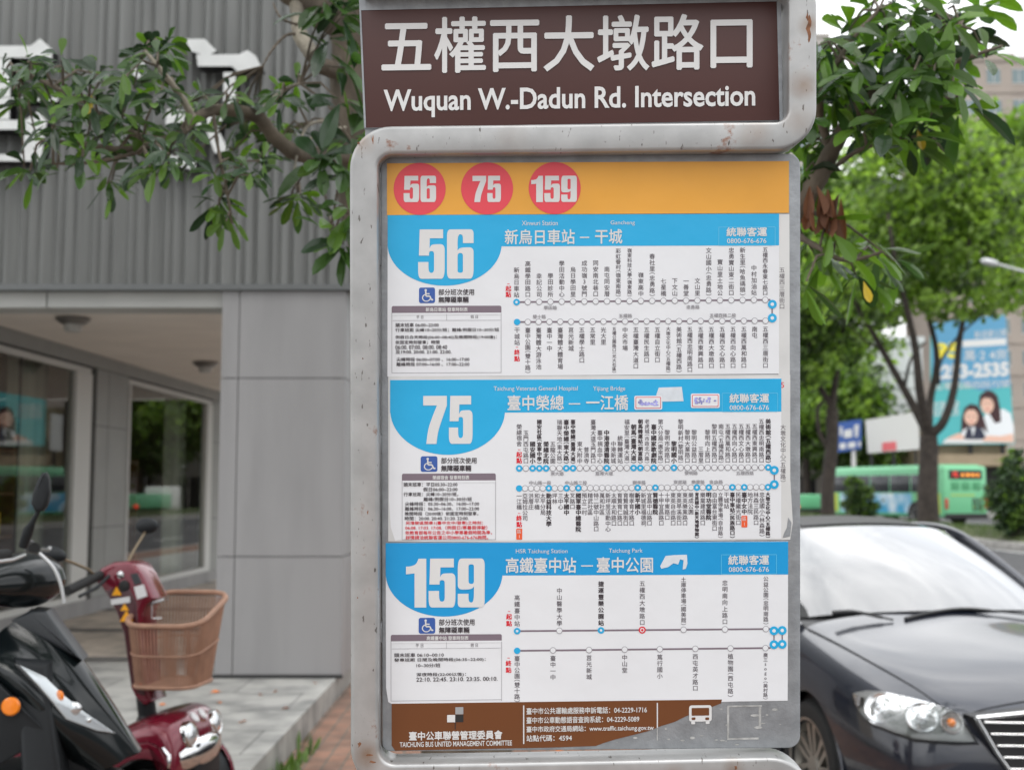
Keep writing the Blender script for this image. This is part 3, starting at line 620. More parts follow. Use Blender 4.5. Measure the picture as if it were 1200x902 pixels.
# ---- route 159
T159 = ["高鐵臺中站", "中山醫學大學", "捷運豐樂公園站", "五權西大墩路口", "土庫停車場（國美館）", "忠明南向上路口", "公益公園（忠明南路）"]
B159 = ["臺中公園（雙十路）", "臺中一中", "莒光新城", "中山堂", "篤行國小", "西屯英才路口", "植物園（西屯路）", "廣三sogo（美村路）"]
def r159(mb):
    route(mb, [606, 655.5, 704.3, 752.6, 801, 849.5, 897.5], 739, -.0085, T159, {0: 'b', 2: 'b', 3: 'r'}, (2,), 734, True, 7.6, 57)
    route(mb, [606, 648, 690.3, 732, 773.2, 814.8, 856, 897], 762, -.011, B159, {0: 'f'}, (), 767.5, False, 7.4, 55)
    svert(mb, '－起點', 596.5, 734, 8, redink, bottom=True, bold=.3); svert(mb, '－終點', 596, 768.5, 8, redink, bold=.3)
    for u, v in ((907, 738.6), (916.6, 738.2)):
        srect(mb, u - .7, v, u + .7, v + 16, -.0008, mauve); ring(mb, u, v, 'e'); ring(mb, u, v + 16.2, 'e')
def x159(po):
    m_ = MB(); pp = [(780, 651), (790, 650), (805, 649.6), (805.6, 660), (803.6, 666), (800, 667), (801, 656), (797, 655), (794.6, 661), (789, 659.6), (783, 664), (775, 666), (773.6, 663)]
    m_.add([L(u, v, -.001) for u, v in reversed(pp)], [tuple(range(len(pp)))], MATS['pasted_patch']); m_.build('paper_patch', po, smooth=0)
poster('white timetable poster for route 159 with a deeper blue band', [(452, 636), (452.4, 805), (455, 822), (460, 824.6), (560, 823.6), (640, 822.4), (690, 822.8), (735, 821), (800, 823.2), (860, 821.4), (923, 820.4), (923.6, 634)], (452, 636, 923.6, 674.4), (520.4, 674.2, 68.4, 47.8),
       ('159', 475.8, 654.3, 568, 711.5), [('HSR Taichung Station', 604.5, 643, 665, 649.4), ('Taichung Park', 713.5, 642.4, 753, 648.8)],
       [('高鐵臺中站', 592.8, 653.2, 675, 671), ('-', 681, 662, 695, 663.4), ('臺中公園', 699.5, 652.8, 765, 670.4)],
       (853.6, 650.4, 901, 661.4, 845, 649.4, 909.6, 672), (854, 664, 901, 669.8), (490.7, 723.5, 510, 742), ((514.5, 725, 556, 732.4), (514.5, 734.4, 550, 741.4)),
       (458, 743.4, 588, 751, 820.6), ('高鐵臺中站 發車時刻表', (500, 745, 549, 749.8), (487, 753.8, 496, 758), (551.5, 753.4, 560, 757.6)),
       [('頭末班車 06:10~00:10', 462, 520, 767.2, K), ('發車班距 日間及晚間時段(06:35~22:00)：', 462, 569, 773.1, K), ('10~30分/班', 488, 516, 779.2, K), ('深夜時段(22:00以後)：', 488, 546, 790.2, K), ('22:10. 22:45. 23:10. 23:35. 00:10.', 488, 583, 795.7, K)], r159, x159, cyan_d)

# ================================================================== SHOP BUILDING (left)
clad_m = mat('grey_cladding', (.150, .153, .147), .42, metal=.3, var=.14, scale=2, stretch=(6, 6, .4))
panel_m = mat('grey_wall_panel', (.255, .25, .25), .5, var=.10, scale=1.6, stretch=(2.5, 2.5, .35))
joint_m = mat('joint_shadow_gap', (.03, .03, .03), .9)
soffit_m = mat('soffit_board', (.86, .80, .73), .7, var=.04, scale=2)
fascia_m = mat('fascia_strip', (.40, .40, .38), .5, var=.05, scale=3)
pier_m = mat('pier_panel', (.27, .275, .265), .5, var=.05, scale=3)
alu_m = mat('window_frame_white', (.55, .55, .53), .4)
dark_m = mat('black_metal', (.02, .02, .022), .5)
shopglass = glass('shop_glass', (.78, .80, .74), .75)
BY = 8.4
bld = empty('shop_building', (-6, BY, .3), 'grey metal clad shop building with recessed arcade and big windows', 'building')
def bpart(mb, name, smooth=0, label=None):
    o = mb.build(name, bld, smooth, label); o.matrix_parent_inverse = Matrix.Translation(-Vector(bld.location)); return o
# corrugated cladding: one sheet with a real profile
m = MB(); prof = []; x = -13.0; k = 0
pat = [(.066, 0), (.008, .034), (.022, .034), (.010, 0), (.034, 0), (.008, .026), (.014, .026), (.010, 0), (.050, 0), (.008, .034), (.018, .034), (.012, 0)]
while x < -1.12:
    prof.append((x, pat[k % len(pat)][1])); x += pat[k % len(pat)][0]; k += 1
prof.append((-1.12, 0))
m.grid([[Vector((px_, BY - .0 + d, z)) for px_, d in prof] for z in (3.075, 5.2, 9.5)], clad_m)
m.b2((-1.119, BY + .002, 3.075), (-1.10, 19, 9.5), clad_m)
m.b2((-13, BY + .03, 9.5), (-1.1, 19, 9.6), clad_m)
bpart(m, 'cladding', 20)
m = MB(); m.b2((-13, BY - .03, 3.03), (-1.10, BY + .10, 3.072), mat('drip_trim', (.13, .135, .135), .4, metal=.4)); bpart(m, 'drip_trim')
m = MB()
for a, b in ((-13, -5.2), (-5.19, -3.36), (-3.35, -2.06)): m.b2((a, BY + .05, 2.915), (b, BY + .35, 3.028), fascia_m)
bpart(m, 'fascia')
m = MB(); m.b2((-13, BY + .352, 3.06), (-1.12, 19, 3.12), soffit_m); bpart(m, 'soffit')
# front pillar with real joints between its panels
pl = MB(); xs = [(-2.075, -1.955), (-1.948, -1.19)]; zs = [(.30, 1.135), (1.142, 2.395), (2.402, 3.026)]
for xa, xb in xs:
    for za, zb in zs: pl.b2((xa, BY, za), (xb, BY + .03, zb), panel_m)
for za, zb in zs: pl.b2((-2.075, BY + .032, za), (-2.045, BY + .95, zb), panel_m); pl.b2((-1.22, BY + .032, za), (-1.19, BY + .95, zb), panel_m)
pl.b2((-2.04, BY + .02, .30), (-1.23, BY + .93, 3.026), joint_m); pl.b2((-2.085, BY - .012, .30), (-1.18, BY - .002, .325), joint_m)
bpart(pl, 'pillar')
# side wall of the arcade, receding
def wx(y): return -4.5 + .033 * (y - 12.6)
def wbox(mb, y0, y1, z0, z1, d0, d1, mm):
    """box on the arcade wall: d0..d1 measured outwards (towards the street)"""
    pts = [(wx(y0) + d0, y0, z0), (wx(y1) + d0, y1, z0), (wx(y1) + d1, y1, z0), (wx(y0) + d1, y0, z0)]
    mb.prism([Vector(p) for p in pts], (0, 0, z1 - z0), mm)
W1, W2 = (9.0, 12.62), (13.75, 17.15)
m = MB(); wbox(m, 8.42, 19, 2.92, 3.058, -.2, .03, pier_m); bpart(m, 'header_beam')
m = MB(); wbox(m, 8.42, 19, .3, .46, -.2, .02, panel_m); bpart(m, 'sill_wall')
for y0, y1 in ((8.42, W1[0] - .01), (W1[1] + .16, 13.12), (13.13, W2[0] - .01), (W2[1] + .01, 19)):
    m = MB()
    for za, zb in ((.462, 1.2), (1.207, 2.3), (2.307, 2.918)): wbox(m, y0, y1, za, zb, -.18, .0, pier_m)
    wbox(m, y0 + .01, y1 - .01, .462, 2.918, -.19, -.01, joint_m); bpart(m, 'pier')
for (y0, y1) in (W1, W2):
    fr = MB(); zb, zt = .462, 2.90
    wbox(fr, y0, y1, zb, zb + .06, -.08, .01, alu_m); wbox(fr, y0, y1, zt - .06, zt, -.08, -.005, alu_m)
    wbox(fr, y0, y1, zt + .001, zt + .018, -.08, .0, joint_m)
    wbox(fr, y1 - (.42 if y0 == W1[0] else .26), y1, zb + .062, zt - .062, -.08, .012, alu_m); wbox(fr, y0, y0 + .05, zb + .062, zt - .062, -.08, .012, alu_m)
    if y0 == W1[0]: wbox(fr, y1 + .002, y1 + .14, zb, zt, -.15, -.03, joint_m); wbox(fr, 11.0, 11.02, zb + .062, zt - .062, -.05, -.03, joint_m)
    fo = bpart(fr, 'window')
    gl = MB(); ye = y1 - (.42 if y0 == W1[0] else .26)
    gl.quad((wx(y0) - .03, y0 + .05, zb + .06), (wx(ye) - .03, ye, zb + .06), (wx(ye) - .03, ye, zt - .06), (wx(y0) - .03, y0 + .05, zt - .06), shopglass)
    go = gl.build('pane', fo, 0)
# inside of the shop
inw = mat('shop_interior', (.42, .36, .27), .8, var=.1, scale=1); curt = mat('pale_curtain', (.42, .45, .40), .8, var=.12, scale=1.5, stretch=(1, 6, .1))
m = MB(); m.b2((-10, 8.6, .3), (-9.9, 19, 3.05), inw); m.b2((-9.9, 18.9, .3), (-4.8, 19, 3.05), inw); m.b2((-9.9, 8.6, .3), (-4.8, 8.7, 3.05), inw); m.b2((-9.9, 8.7, .30), (-4.75, 18.9, .32), mat('shop_floor', (.22, .2, .17), .4)); bpart(m, 'interior_wall')
for y0, y1 in ((11.35, 12.3), (16.0, 17.0)):
    m = MB(); rows = []
    for z in (.34, 1.5, 3.0): rows.append([Vector((wx(y0) - .32 + .025 * math.sin(i * 1.3), y0 + (y1 - y0) * i / 40, z)) for i in range(41)])
    m.grid(rows, curt); bpart(m, 'curtain', 60)
oran = mat('display_orange', rgb(214, 120, 40), .5, var=.3, scale=3); yel = mat('display_yellow', rgb(220, 190, 70), .5, var=.3, scale=4); wood = mat('display_wood', rgb(120, 82, 54), .6, var=.2, scale=3)
def shelf(y, x, label):
    r = empty('display_shelf', (x, y, .32), label, 'shelf', group='display shelves inside the shop')
    c = MB()
    for z in (.05, .45, .85, 1.25, 1.65): c.box((0, 0, z), (.4, .9, .03), wood, .004)
    for s in (-1, 1): c.box((0, s * .46, .85), (.4, .03, 1.7), wood, .004)
    c.box((-.2, 0, .85), (.02, .9, 1.7), wood); c.build('carcass', r)
    for z in (.47, .87, 1.27, 1.67):
        for k in range(4):
            h = rnd.uniform(.2, .32); b = MB(); b.box((rnd.uniform(-.05, .05), -.33 + k * .22, z + h / 2), (.16, .15, h), rnd.choice((oran, yel, inw, oran)), .01); b.build('boxed_goods', r)
shelf(10.9, -4.95, 'wooden display shelf of orange boxed goods nearest the first window'); shelf(10.2, -7.4, 'wooden display shelf of boxed goods deep inside the shop'); shelf(15.4, -5.2, 'wooden display shelf seen through the far window')
def stool(x, y, label):
    r = empty('white_stool', (x, y, .32), label, 'stool'); sm = mat('stool_white', (.6, .6, .58), .4)
    t = MB(); t.lathe([(0, .60), (.16, .60), (.165, .615), (.16, .63), (0, .63)], (0, 0, 0), (0, 0, 1), sm, 20); t.build('seat', r)
    for k in range(4):
        a = R(45 + 90 * k); l = MB(); l.tube([(.12 * math.cos(a), .12 * math.sin(a), .60), (.18 * math.cos(a), .18 * math.sin(a), 0)], .012, sm); l.build('leg', r)
stool(-5.0, 14.9, 'white round stool standing behind the far shop window')
# downlights in the soffit
lm = mat('downlight_metal', (.22, .21, .20), .4, metal=.5); ld = mat('downlight_glass', (.5, .5, .48), .3)
for px_, py_, lb in ((86, 372, 'round downlight under the soffit, the larger and nearer of two'), (241, 424, 'round downlight under the soffit, the smaller and farther of two')):
    p = atz(px_, py_, 3.06)
    r = empty('ceiling_downlight', p, lb, 'downlight', group='downlights under the soffit')
    t = MB(); t.lathe([(0, -.001), (.14, -.001), (.145, -.02), (.10, -.055), (.09, -.06), (0, -.06)], (0, 0, 0), (0, 0, 1), lm, 24); t.build('housing', r)
    t = MB(); t.lathe([(.075, -.061), (.075, -.10), (.06, -.12), (0, -.122)], (0, 0, 0), (0, 0, 1), ld, 20); t.build('lens', r)
# raised sign characters on the cladding
wsign = mat('sign_white_face', (.62, .63, .62), .4, var=.06, scale=6); bsign = mat('sign_black_return', (.015, .015, .016), .5)
def wallchar(label, strokes):
    c = at(strokes[0][0][0], strokes[0][0][1], BY - .14); r = empty('raised_sign_character', (c.x, BY, c.z), label, 'sign', group='raised characters on the cladding')
    for st in strokes:
        b = MB(); b.prism([at(u, v, BY - .14) - Vector(r.location) for u, v in st], (0, .125, 0), wsign, side=bsign); b.build('stroke', r, 0)
wallchar('white raised character with black edges at the far left of the cladding',
         [[(-60, 54), (36, 54), (47, 45.5), (61, 58), (61, 72), (38, 72), (36, 68), (-60, 68)], [(-60, 69), (12, 69), (12, 114), (-60, 114)], [(-60, 115), (68, 115), (68, 119), (11, 119), (11, 140), (-60, 140)],
          [(-60, 141), (30, 141), (44, 131), (55, 142), (48, 189), (28, 189), (28, 152), (-60, 152)], [(-60, 181), (27, 181), (27, 189), (-60, 189)]])
wallchar('white raised character with black edges half hidden behind the leafy branch',
         [[(218, 46), (240, 46), (254, 60), (243, 66), (222, 60)], [(155, 82), (168, 71), (172, 86), (158, 94)], [(230, 64), (280, 64), (290, 59), (300, 66), (307, 80), (278, 84), (272, 78), (232, 78)], [(262, 85), (276, 85), (276, 128), (262, 128)],
          [(196, 128), (262, 136), (258, 148), (194, 146)], [(172, 168), (196, 162), (196, 174), (174, 178)], [(240, 149), (254, 149), (268, 176), (252, 180)], [(198, 182), (230, 186), (228, 200), (202, 192)]])
# weeds and fallen leaves by the platform edge
weed = leafmat('weed_leaf', (.10, .17, .04), .3)
w = MB()
for k in range(80):
    a = rnd.uniform(0, 6.28); p = Vector((-1.19 + rnd.uniform(-.01, .09), 6.25 + rnd.gauss(0, .35), .15)); d = Vector((math.cos(a) * .5 + .1, math.sin(a) * .5, 1)); q = p + d * rnd.uniform(.04, .11); n = Vector((-d.y, d.x, 0)).normalized() * .008
    w.add([p - n, p + n, (p + q) / 2 + n * 1.6, q, (p + q) / 2 - n * 1.6], [(0, 1, 2, 3, 4)], weed)
tag(w.build('weed_tuft', smooth=0), 'green weeds growing along the granite platform edge', 'weeds', kind='stuff')
lf_o = mat('dry_leaf', rgb(196, 110, 46), .7, var=.3, scale=40)
w = MB()
for k in range(60):
    p = Vector((rnd.uniform(-1.15, .6), rnd.uniform(4.6, 9.5), .155)) if k % 3 else Vector((rnd.uniform(-2.6, -1.3), rnd.uniform(5, 8.3), .305))
    a = rnd.uniform(0, 6.28); u = Vector((math.cos(a), math.sin(a), 0)) * rnd.uniform(.02, .045); v = Vector((-u.y, u.x, 0)) * .45
    w.add([p - u, p + v + Vector((0, 0, .012)), p + u, p - v], [(0, 1, 2, 3)], lf_o)
tag(w.build('leaf_litter', smooth=0), 'dry orange leaves scattered over the pavement', 'leaf litter', kind='stuff')

# ================================================================== frames for objects measured off the photo
class Fr:
    def __init__(s, O, ang): s.O = Vector(O); s.a = ang; s.M = Matrix.Translation(s.O) @ Matrix.Rotation(ang, 4, 'Z'); s.I = s.M.inverted(); s.n = s.M.to_3x3() @ Vector((0, 1, 0)); s.h = s.M.to_3x3() @ Vector((1, 0, 0))
    def pl(s, px, py, c): return s.I @ on_plane(px, py, s.O + s.n * c, s.n)
    def px(s, px, py, c): return s.I @ on_plane(px, py, s.O + s.h * c, s.h)

# ================================================================== BLACK SCOOTER
blk = mat('black_gloss_paint', (.006, .009, .010), .14, coat=.25, spec=.35); mattb = mat('matte_black_plastic', (.012, .014, .016), .5, bump=.1, bscale=300, spec=.3)
rub = mat('tyre_rubber', (.018, .018, .018), .8); chrome = mat('chrome', (.75, .75, .75), .12, metal=1); silver = mat('lamp_reflector', (.70, .72, .73), .18, metal=.7)
amber = mat('amber_lens', rgb(240, 130, 20), .2, coat=.6); seatm = mat('seat_vinyl', (.025, .025, .025), .55); grey_pl = mat('grey_plastic', (.035, .04, .045), .4)
clearl = glass('lamp_cover', (.93, .95, .96), .9); lampc = glass('headlight_cover', (.88, .90, .90), .55); alloy = mat('alloy_wheel', (.55, .55, .55), .35, metal=.8)
tipw = at(165, 880, 3.85)
SF = Fr((tipw.x, tipw.y, .30), R(12)); tip = SF.pl(165, 880, 0)
sco = empty('scooter', SF.O, 'black scooter with amber side lamp and slanted headlight parked at far left', 'scooter', R(12))
P = SF.pl
axx = tip.x - .16
def wheel(mb_t, mb_r, c, r, w, ax, spokes=5):
    mb_t.lathe([(r * .66, -w * .42), (r * .80, -w * .5), (r * .93, -w * .46), (r * .985, -w * .28), (r, 0), (r * .985, w * .28), (r * .93, w * .46), (r * .80, w * .5), (r * .66, w * .42), (r * .66, -w * .42)], c, ax, rub, 40)
def rim(mb, c, r, w, ax, n, m_):
    mb.lathe([(r * .70, -w * .44), (r * .67, -w * .44), (r * .60, -w * .2), (r * .60, w * .2), (r * .67, w * .44), (r * .70, w * .44)], c, ax, m_, 40)
    mb.lathe([(0, -w * .34), (r * .16, -w * .34), (r * .18, -w * .2), (r * .18, w * .2), (r * .16, w * .34), (0, w * .34)], c, ax, m_, 20)
    ax = Vector(ax).normalized(); a = ax.cross(Vector((0, 0, 1))).normalized(); b = ax.cross(a); c = Vector(c)
    for k in range(n):
        t = 2 * math.pi * k / n; d = a * math.cos(t) + b * math.sin(t); e = ax.cross(d)
        for sgn in (-1, 1):
            o = ax * (-w * .30)
            mb.prism([c + d * r * .14 + e * r * .05 * sgn + o, c + d * r * .63 + e * r * (.10 * sgn) + o, c + d * r * .63 + e * r * (.10 * sgn + .09) + o, c + d * r * .14 + e * r * (.05 * sgn + .06) + o], ax * (w * .12), m_)
for cx, cz in ((axx, .21), (axx - 1.25, .21)):
    t = MB(); wheel(t, None, (cx, 0, cz), .215, .105, (0, 1, 0)); to = t.build('wheel', sco)
    rr = MB(); rim(rr, (cx, 0, cz), .215, .10, (0, 1, 0), 5, alloy); rr.build('rim', to)
# front apron: ridge + mid line + rear line, mirrored
Rg = [P(38, 712, 0), P(70, 742, 0), P(100, 776, 0), P(134, 826, 0), P(165, 880, 0)]
Md = [P(2, 738, -.085), P(36, 762, -.10), P(64, 790, -.115), P(104, 832, -.105), P(150, 885, -.05)]
Bk = [P(-34, 770, -.17), P(-4, 783, -.185), P(28, 812, -.19), P(70, 858, -.16), P(118, 902, -.07)]
In = [p + Vector((-.06, .05, -.01)) for p in Bk]
ctrl = []
mir = lambda p: Vector((p.x, -p.y, p.z))
for i in range(5):
    h = [In[i], Bk[i], (Md[i] + Bk[i]) / 2 + Vector((.012, -.008, .0)), Md[i], (Md[i] + Rg[i]) / 2 + Vector((.012, -.012, .006)), Rg[i]]
    ctrl.append([tuple(p) for p in h] + [tuple(mir(p)) for p in reversed(h[:-1])])
m = MB(); m.grid(surf(ctrl, 20, 40), blk); m.build('front_apron', sco, 40)
# edge line of the apron and matte leg shield panels
for s in (1, -1):
    pts = [P(-60, 792, -.195), P(0, 802, -.20), P(30, 832, -.20), P(55, 856, -.185), P(57, 862, -.18), P(30, 878, -.18), P(-2, 897, -.185), P(-70, 930, -.19)]
    pts = [Vector((p.x, p.y * s, p.z)) for p in pts]
    m = MB(); m.prism(pts, (0, .03 * s, 0), mattb, bevel=.006); m.build('leg_shield', sco)
    c = P(13, 827, -.205); c = Vector((c.x, c.y * s, c.z))
    m = MB(); m.lathe([(.027, .012), (.027, -.004), (.022, -.010), (0, -.012)], c, (0, s, 0), amber, 24); m.lathe([(.03, .012), (.03, -.001), (.027, -.001)], c, (0, s, 0), blk, 24); m.build('side_reflector', sco)
    # headlight
    hp = [(21, 778, -.196), (51.5, 792, -.165), (74, 814, -.150), (98.5, 834, -.132), (134, 858, -.075), (112, 855, -.112), (76, 841.5, -.158), (60.5, 822, -.176), (42.5, 801, -.190)]
    hl = [P(a, b, c_) for a, b, c_ in hp]; hl = [Vector((p.x, p.y * s, p.z)) for p in hl]
    m = MB(); m.prism([p + Vector((.006, -.010 * s, 0)) for p in hl], (-.02, .03 * s, 0), silver, bevel=.003); ho = m.build('headlight', sco)
    m = MB(); b = P(69, 816, -.166); m.ball((b.x, b.y * s, b.z), (.015, .008, .020), amber, 12, 8); m.build('indicator_bulb', ho)
    m = MB(); b = P(84, 830, -.148); m.ball((b.x, b.y * s, b.z), (.03, .012, .022), chrome, 16, 10); b = P(104, 843, -.135); m.ball((b.x, b.y * s, b.z), (.008, .008, .008), chrome, 10, 8); m.build('reflector_bowl', ho)
    m = MB(); m.add([p + Vector((.008, -.014 * s, 0)) for p in hl], [tuple(range(len(hl)))], clearl); m.build('lens', ho)
# dark upper screen
m = MB(); sp = [P(a, b, -.07) for a, b in ((12, 727), (36, 714.5), (54, 716), (66, 733), (97, 774), (84, 768), (56, 752), (32, 741))]
m.prism(sp, (0, .14, 0), grey_pl, bevel=.012); m.build('upper_screen', sco)
# underside, fork, fender
m = MB(); m.prism([P(164, 882, -.045), P(128, 884, -.045), P(60, 886, -.045), P(0, 915, -.045), P(60, 940, -.045), P(110, 905, -.045)], (0, .09, 0), mattb, bevel=.01); m.build('under_fairing', sco)
m = MB(); fp = [Vector((axx + .235 * math.cos(R(t)), 0, .21 + .235 * math.sin(R(t)))) for t in range(40, 175, 9)]
m.grid([[p + Vector((0, y, -abs(y) ** 2 * 6)) for y in (-.065, -.05, -.02, .02, .05, .065)] for p in fp], mattb); m.build('front_fender', sco)
for s in (-1, 1):
    m = MB(); m.tube([(axx, s * .075, .21), (axx - .10, s * .07, .50), (axx - .18, s * .05, .75)], .018, grey_pl); m.build('fork_leg', sco)
# handlebar cowl, chrome strip, grips, levers
cc = P(26, 679, 0)
m = MB(); ctl = []
for u, rx, rz in ((-.26, .02, .02), (-.20, .05, .045), (-.12, .09, .07), (0, .115, .088), (.12, .09, .07), (.20, .05, .045), (.26, .02, .02)):
    ctl.append([(cc.x + rx * math.cos(R(t)) * (1.15 if math.cos(R(t)) > 0 else .9) - abs(u) * .35, u, cc.z + rz * math.sin(R(t)) + .0) for t in range(0, 361, 30)])
m.grid(surf(ctl, 24, 36), blk); m.build('handlebar_cowl', sco, 60)
m = MB(); pts = spline([tuple(P(a, b, -.115)) for a, b in ((46, 648), (62, 664), (71, 684), (75, 706))], 14); m.tube(pts, .0055, alloy); m.build('chrome_trim', sco)
for s in (-1, 1):
    m = MB(); b = P(8, 650, -.22); b = Vector((b.x, abs(b.y) * s, b.z)); m.tube([b, b + Vector((-.04, s * .15, .0))], [.019, .019], rub, 14); m.tube([b + Vector((-.04, s * .15, 0)), b + Vector((-.045, s * .17, 0))], .021, alloy, 14); m.build('hand_grip', sco)
    m = MB(); m.tube([b + Vector((.05, 0, .0)), b + Vector((.03, s * .08, -.01)), b + Vector((0, s * .15, -.012))], .006, alloy); m.build('brake_lever', sco)
    if s > 0: continue
    m = MB(); st = [P(27, 640, -.2), P(33, 622, -.22), P(38, 612, -.23), P(46, 597, -.25)]; st = [Vector((p.x, abs(p.y) * s, p.z)) for p in st]
    m.tube(st, [.014, .016, .009, .006], mattb, 10); mo = m.build('mirror_stem', sco)
    m = MB(); hp = [P(a, b, -.25) for a, b in ((37, 590), (39, 578), (45, 562), (50, 554), (55, 553), (58.5, 562), (59, 578), (56, 592), (51, 599), (42, 599))]
    m.prism([Vector((p.x, abs(p.y) * s - .02, p.z)) for p in hp], (0, .05, 0), mattb, bevel=.012); m.build('mirror_head', mo, 50)
# body, seat, tail (left of the frame)
m = MB(); ctl = []
for x, w_, z0, z1 in ((-.30, .16, .24, .34), (-.55, .17, .24, .36), (-.72, .17, .26, .62), (-1.0, .18, .32, .72), (-1.35, .15, .45, .78), (-1.62, .06, .62, .80)):
    ctl.append([(tip.x + x, w_ * a, z0 + (z1 - z0) * b) for a, b in ((0, 0), (.8, .05), (1, .5), (.85, .95), (0, 1), (-.85, .95), (-1, .5), (-.8, .05), (0, 0))])
m.grid(surf(ctl, 24, 32), blk); m.build('body', sco, 50)
m = MB(); ctl = []
for x, w_, z in ((-.70, .05, .74), (-.76, .11, .78), (-1.0, .13, .77), (-1.15, .12, .81), (-1.4, .11, .84), (-1.52, .05, .83)):
    ctl.append([(tip.x + x, w_ * a, z + b) for a, b in ((-1, -.07), (-1, .0), (-.7, .03), (0, .035), (.7, .03), (1, 0), (1, -.07))])
m.grid(surf(ctl, 18, 14), seatm); m.build('seat', sco, 50)
m = MB(); m.prism([(tip.x - .30, -.2, .30), (tip.x - .20, -.2, .40), (tip.x - .26, -.17, .78), (tip.x - .36, -.17, .80), (tip.x - .32, -.2, .45), (tip.x - .72, -.2, .40), (tip.x - .72, -.2, .30)], (0, .40, 0), mattb, bevel=.02); m.build('inner_shield', sco)

# ================================================================== RED MOBILITY SCOOTER
redp = mat('wine_red_paint', (.16, .007, .022), .2, coat=.7, metal=.2); redd = mat('wine_red_dark', (.055, .004, .008), .3, coat=.4)
bask = mat('brown_basket', (.34, .19, .125), .6, var=.12, scale=20); whl = mat('white_label', (.7, .7, .7), .5); yl = mat('warning_yellow', rgb(245, 170, 20), .5); reflr = mat('red_reflector', rgb(220, 50, 20), .25, coat=.5)
tw = at(215, 860, 4.75)
MF = Fr((tw.x, tw.y, .30), R(-8)); Q = MF.pl
mob = empty('mobility_scooter', MF.O, 'wine red mobility scooter with brown basket and warning triangles on its tiller', 'mobility scooter', R(-8))
til = [(104, 676), (118, 665), (132, 658.5), (148, 657.5), (158, 662), (166, 674), (172, 686), (179, 701), (171, 708), (165, 720), (166, 745), (169, 775), (172, 800), (178, 822), (168, 827), (158, 818), (152, 806), (148, 775), (144, 745), (136, 720), (126, 700), (118, 688)]
m = MB(); m.prism([Q(a, b, -.075) for a, b in til], (0, .15, 0), redp, side=redp, bevel=.018); tl = m.build('tiller', mob, 50)
m = MB(); m.prism([Q(a, b, -.0775) for a, b in ((124, 692), (137, 688), (152, 690), (160, 705), (162, 745), (166, 790), (170, 815), (160, 812), (153, 800), (149, 770), (145, 742), (137, 718))], (0, .155, 0), redd, bevel=.004); m.build('tiller_panel', tl)
d = -.082
for label, pts in (('yellow warning triangle at the top of the tiller', ((131, 697.5), (136.5, 687), (142.5, 697)),), ('small yellow warning triangle in the middle', ((141, 715), (146, 707, ), (151, 715)),), ('large yellow warning triangle, lowest on the tiller', ((140.5, 728), (148, 715.5), (156, 727.5)),)):
    m = MB(); m.prism([Q(a, b, d) for a, b in pts], (0, .002, 0), yl); m.build('warning_triangle', tl, 0, label)
m = MB(); m.prism([Q(a, b, d) for a, b in ((129.5, 702), (152, 698.5), (152.5, 705.5), (130.5, 708.5))], (0, .002, 0), whl); m.build('label_strip', tl, 0)
m = MB(); m.lathe([(.014, 0), (.014, -.006), (0, -.009)], Q(142, 673, -.076), (0, 1, 0), chrome, 16); m.build('bolt', tl)
m = MB(); m.lathe([(.022, 0), (.022, -.006), (.016, -.01), (0, -.01)], Q(146, 686, -.076), (0, 1, 0), rub, 16); m.build('rubber_plug', tl)
m = MB(); m.lathe([(.014, 0), (.014, -.006), (0, -.010)], Q(162.5, 803, -.078), (0, 1, 0), reflr, 16); m.build('red_reflector', tl)
for a, mm, nm in (([(160, 672), (168, 670.5), (173, 682), (165, 684.5)], grey_pl, 'key_panel'), ([(164, 687), (175, 683.5), (179.5, 697), (168, 701)], whl, 'front_sticker')):
    m = MB(); pts = [Q(u, v, 0) for u, v in a]; pts = [p + Vector((.012, 0, .004)) for p in pts]
    m.prism([Vector((pts[0].x, -.05, pts[0].z)), Vector((pts[3].x, -.05, pts[3].z)), Vector((pts[3].x, .05, pts[3].z)), Vector((pts[0].x, .05, pts[0].z))], (-.012, 0, -.004), mm, bevel=.002)
    m.prism([p + Vector((0, -.079, 0)) for p in pts], (0, .002, 0), mm); m.build(nm, tl)
for s in (-1, 1):
    b = Q(128, 672, 0); b = Vector((b.x, s * .07, b.z)); e = Vector((b.x - .07, s * .30, b.z - .05))
    if s < 0: e = Q(79, 692, -.27)
    m = MB(); m.tube([b, b.lerp(e, .3), e], .019, rub, 12); go = m.build('handle_grip', mob)
    m = MB(); m.tube([b + Vector((.05, s * .03, .0)), b.lerp(e, .5) + Vector((.05, 0, -.02)), e + Vector((.05, 0, -.02))], .007, mattb); m.build('lever', go)
m = MB(); m.tube([Q(112, 674, -.10), Q(108, 671, -.12), Q(104, 667, -.14), Q(88, 660, -.20), Q(74, 655, -.25)], .006, mat('brass_rod', (.22, .17, .11), .4, metal=.6)); mm_ = m.build('mirror_stem', mob)
c = Q(62, 649, -.26); m = MB(); m.ball(c, (.055, .035, .03), mattb, 18, 10, Matrix.Rotation(R(14), 3, 'Y')); m.build('mirror_head', mm_, 60)
m = MB(); m.tube([Q(150, 658, .08), Q(156, 646, .12), Q(166, 630, .2), Q(171, 622, .24)], .005, MATS['brass_rod']); mm_ = m.build('mirror_stem', mob)
m = MB(); m.ball(Q(172, 616, .25), (.05, .025, .035), mattb, 18, 10); m.build('mirror_head', mm_, 60)
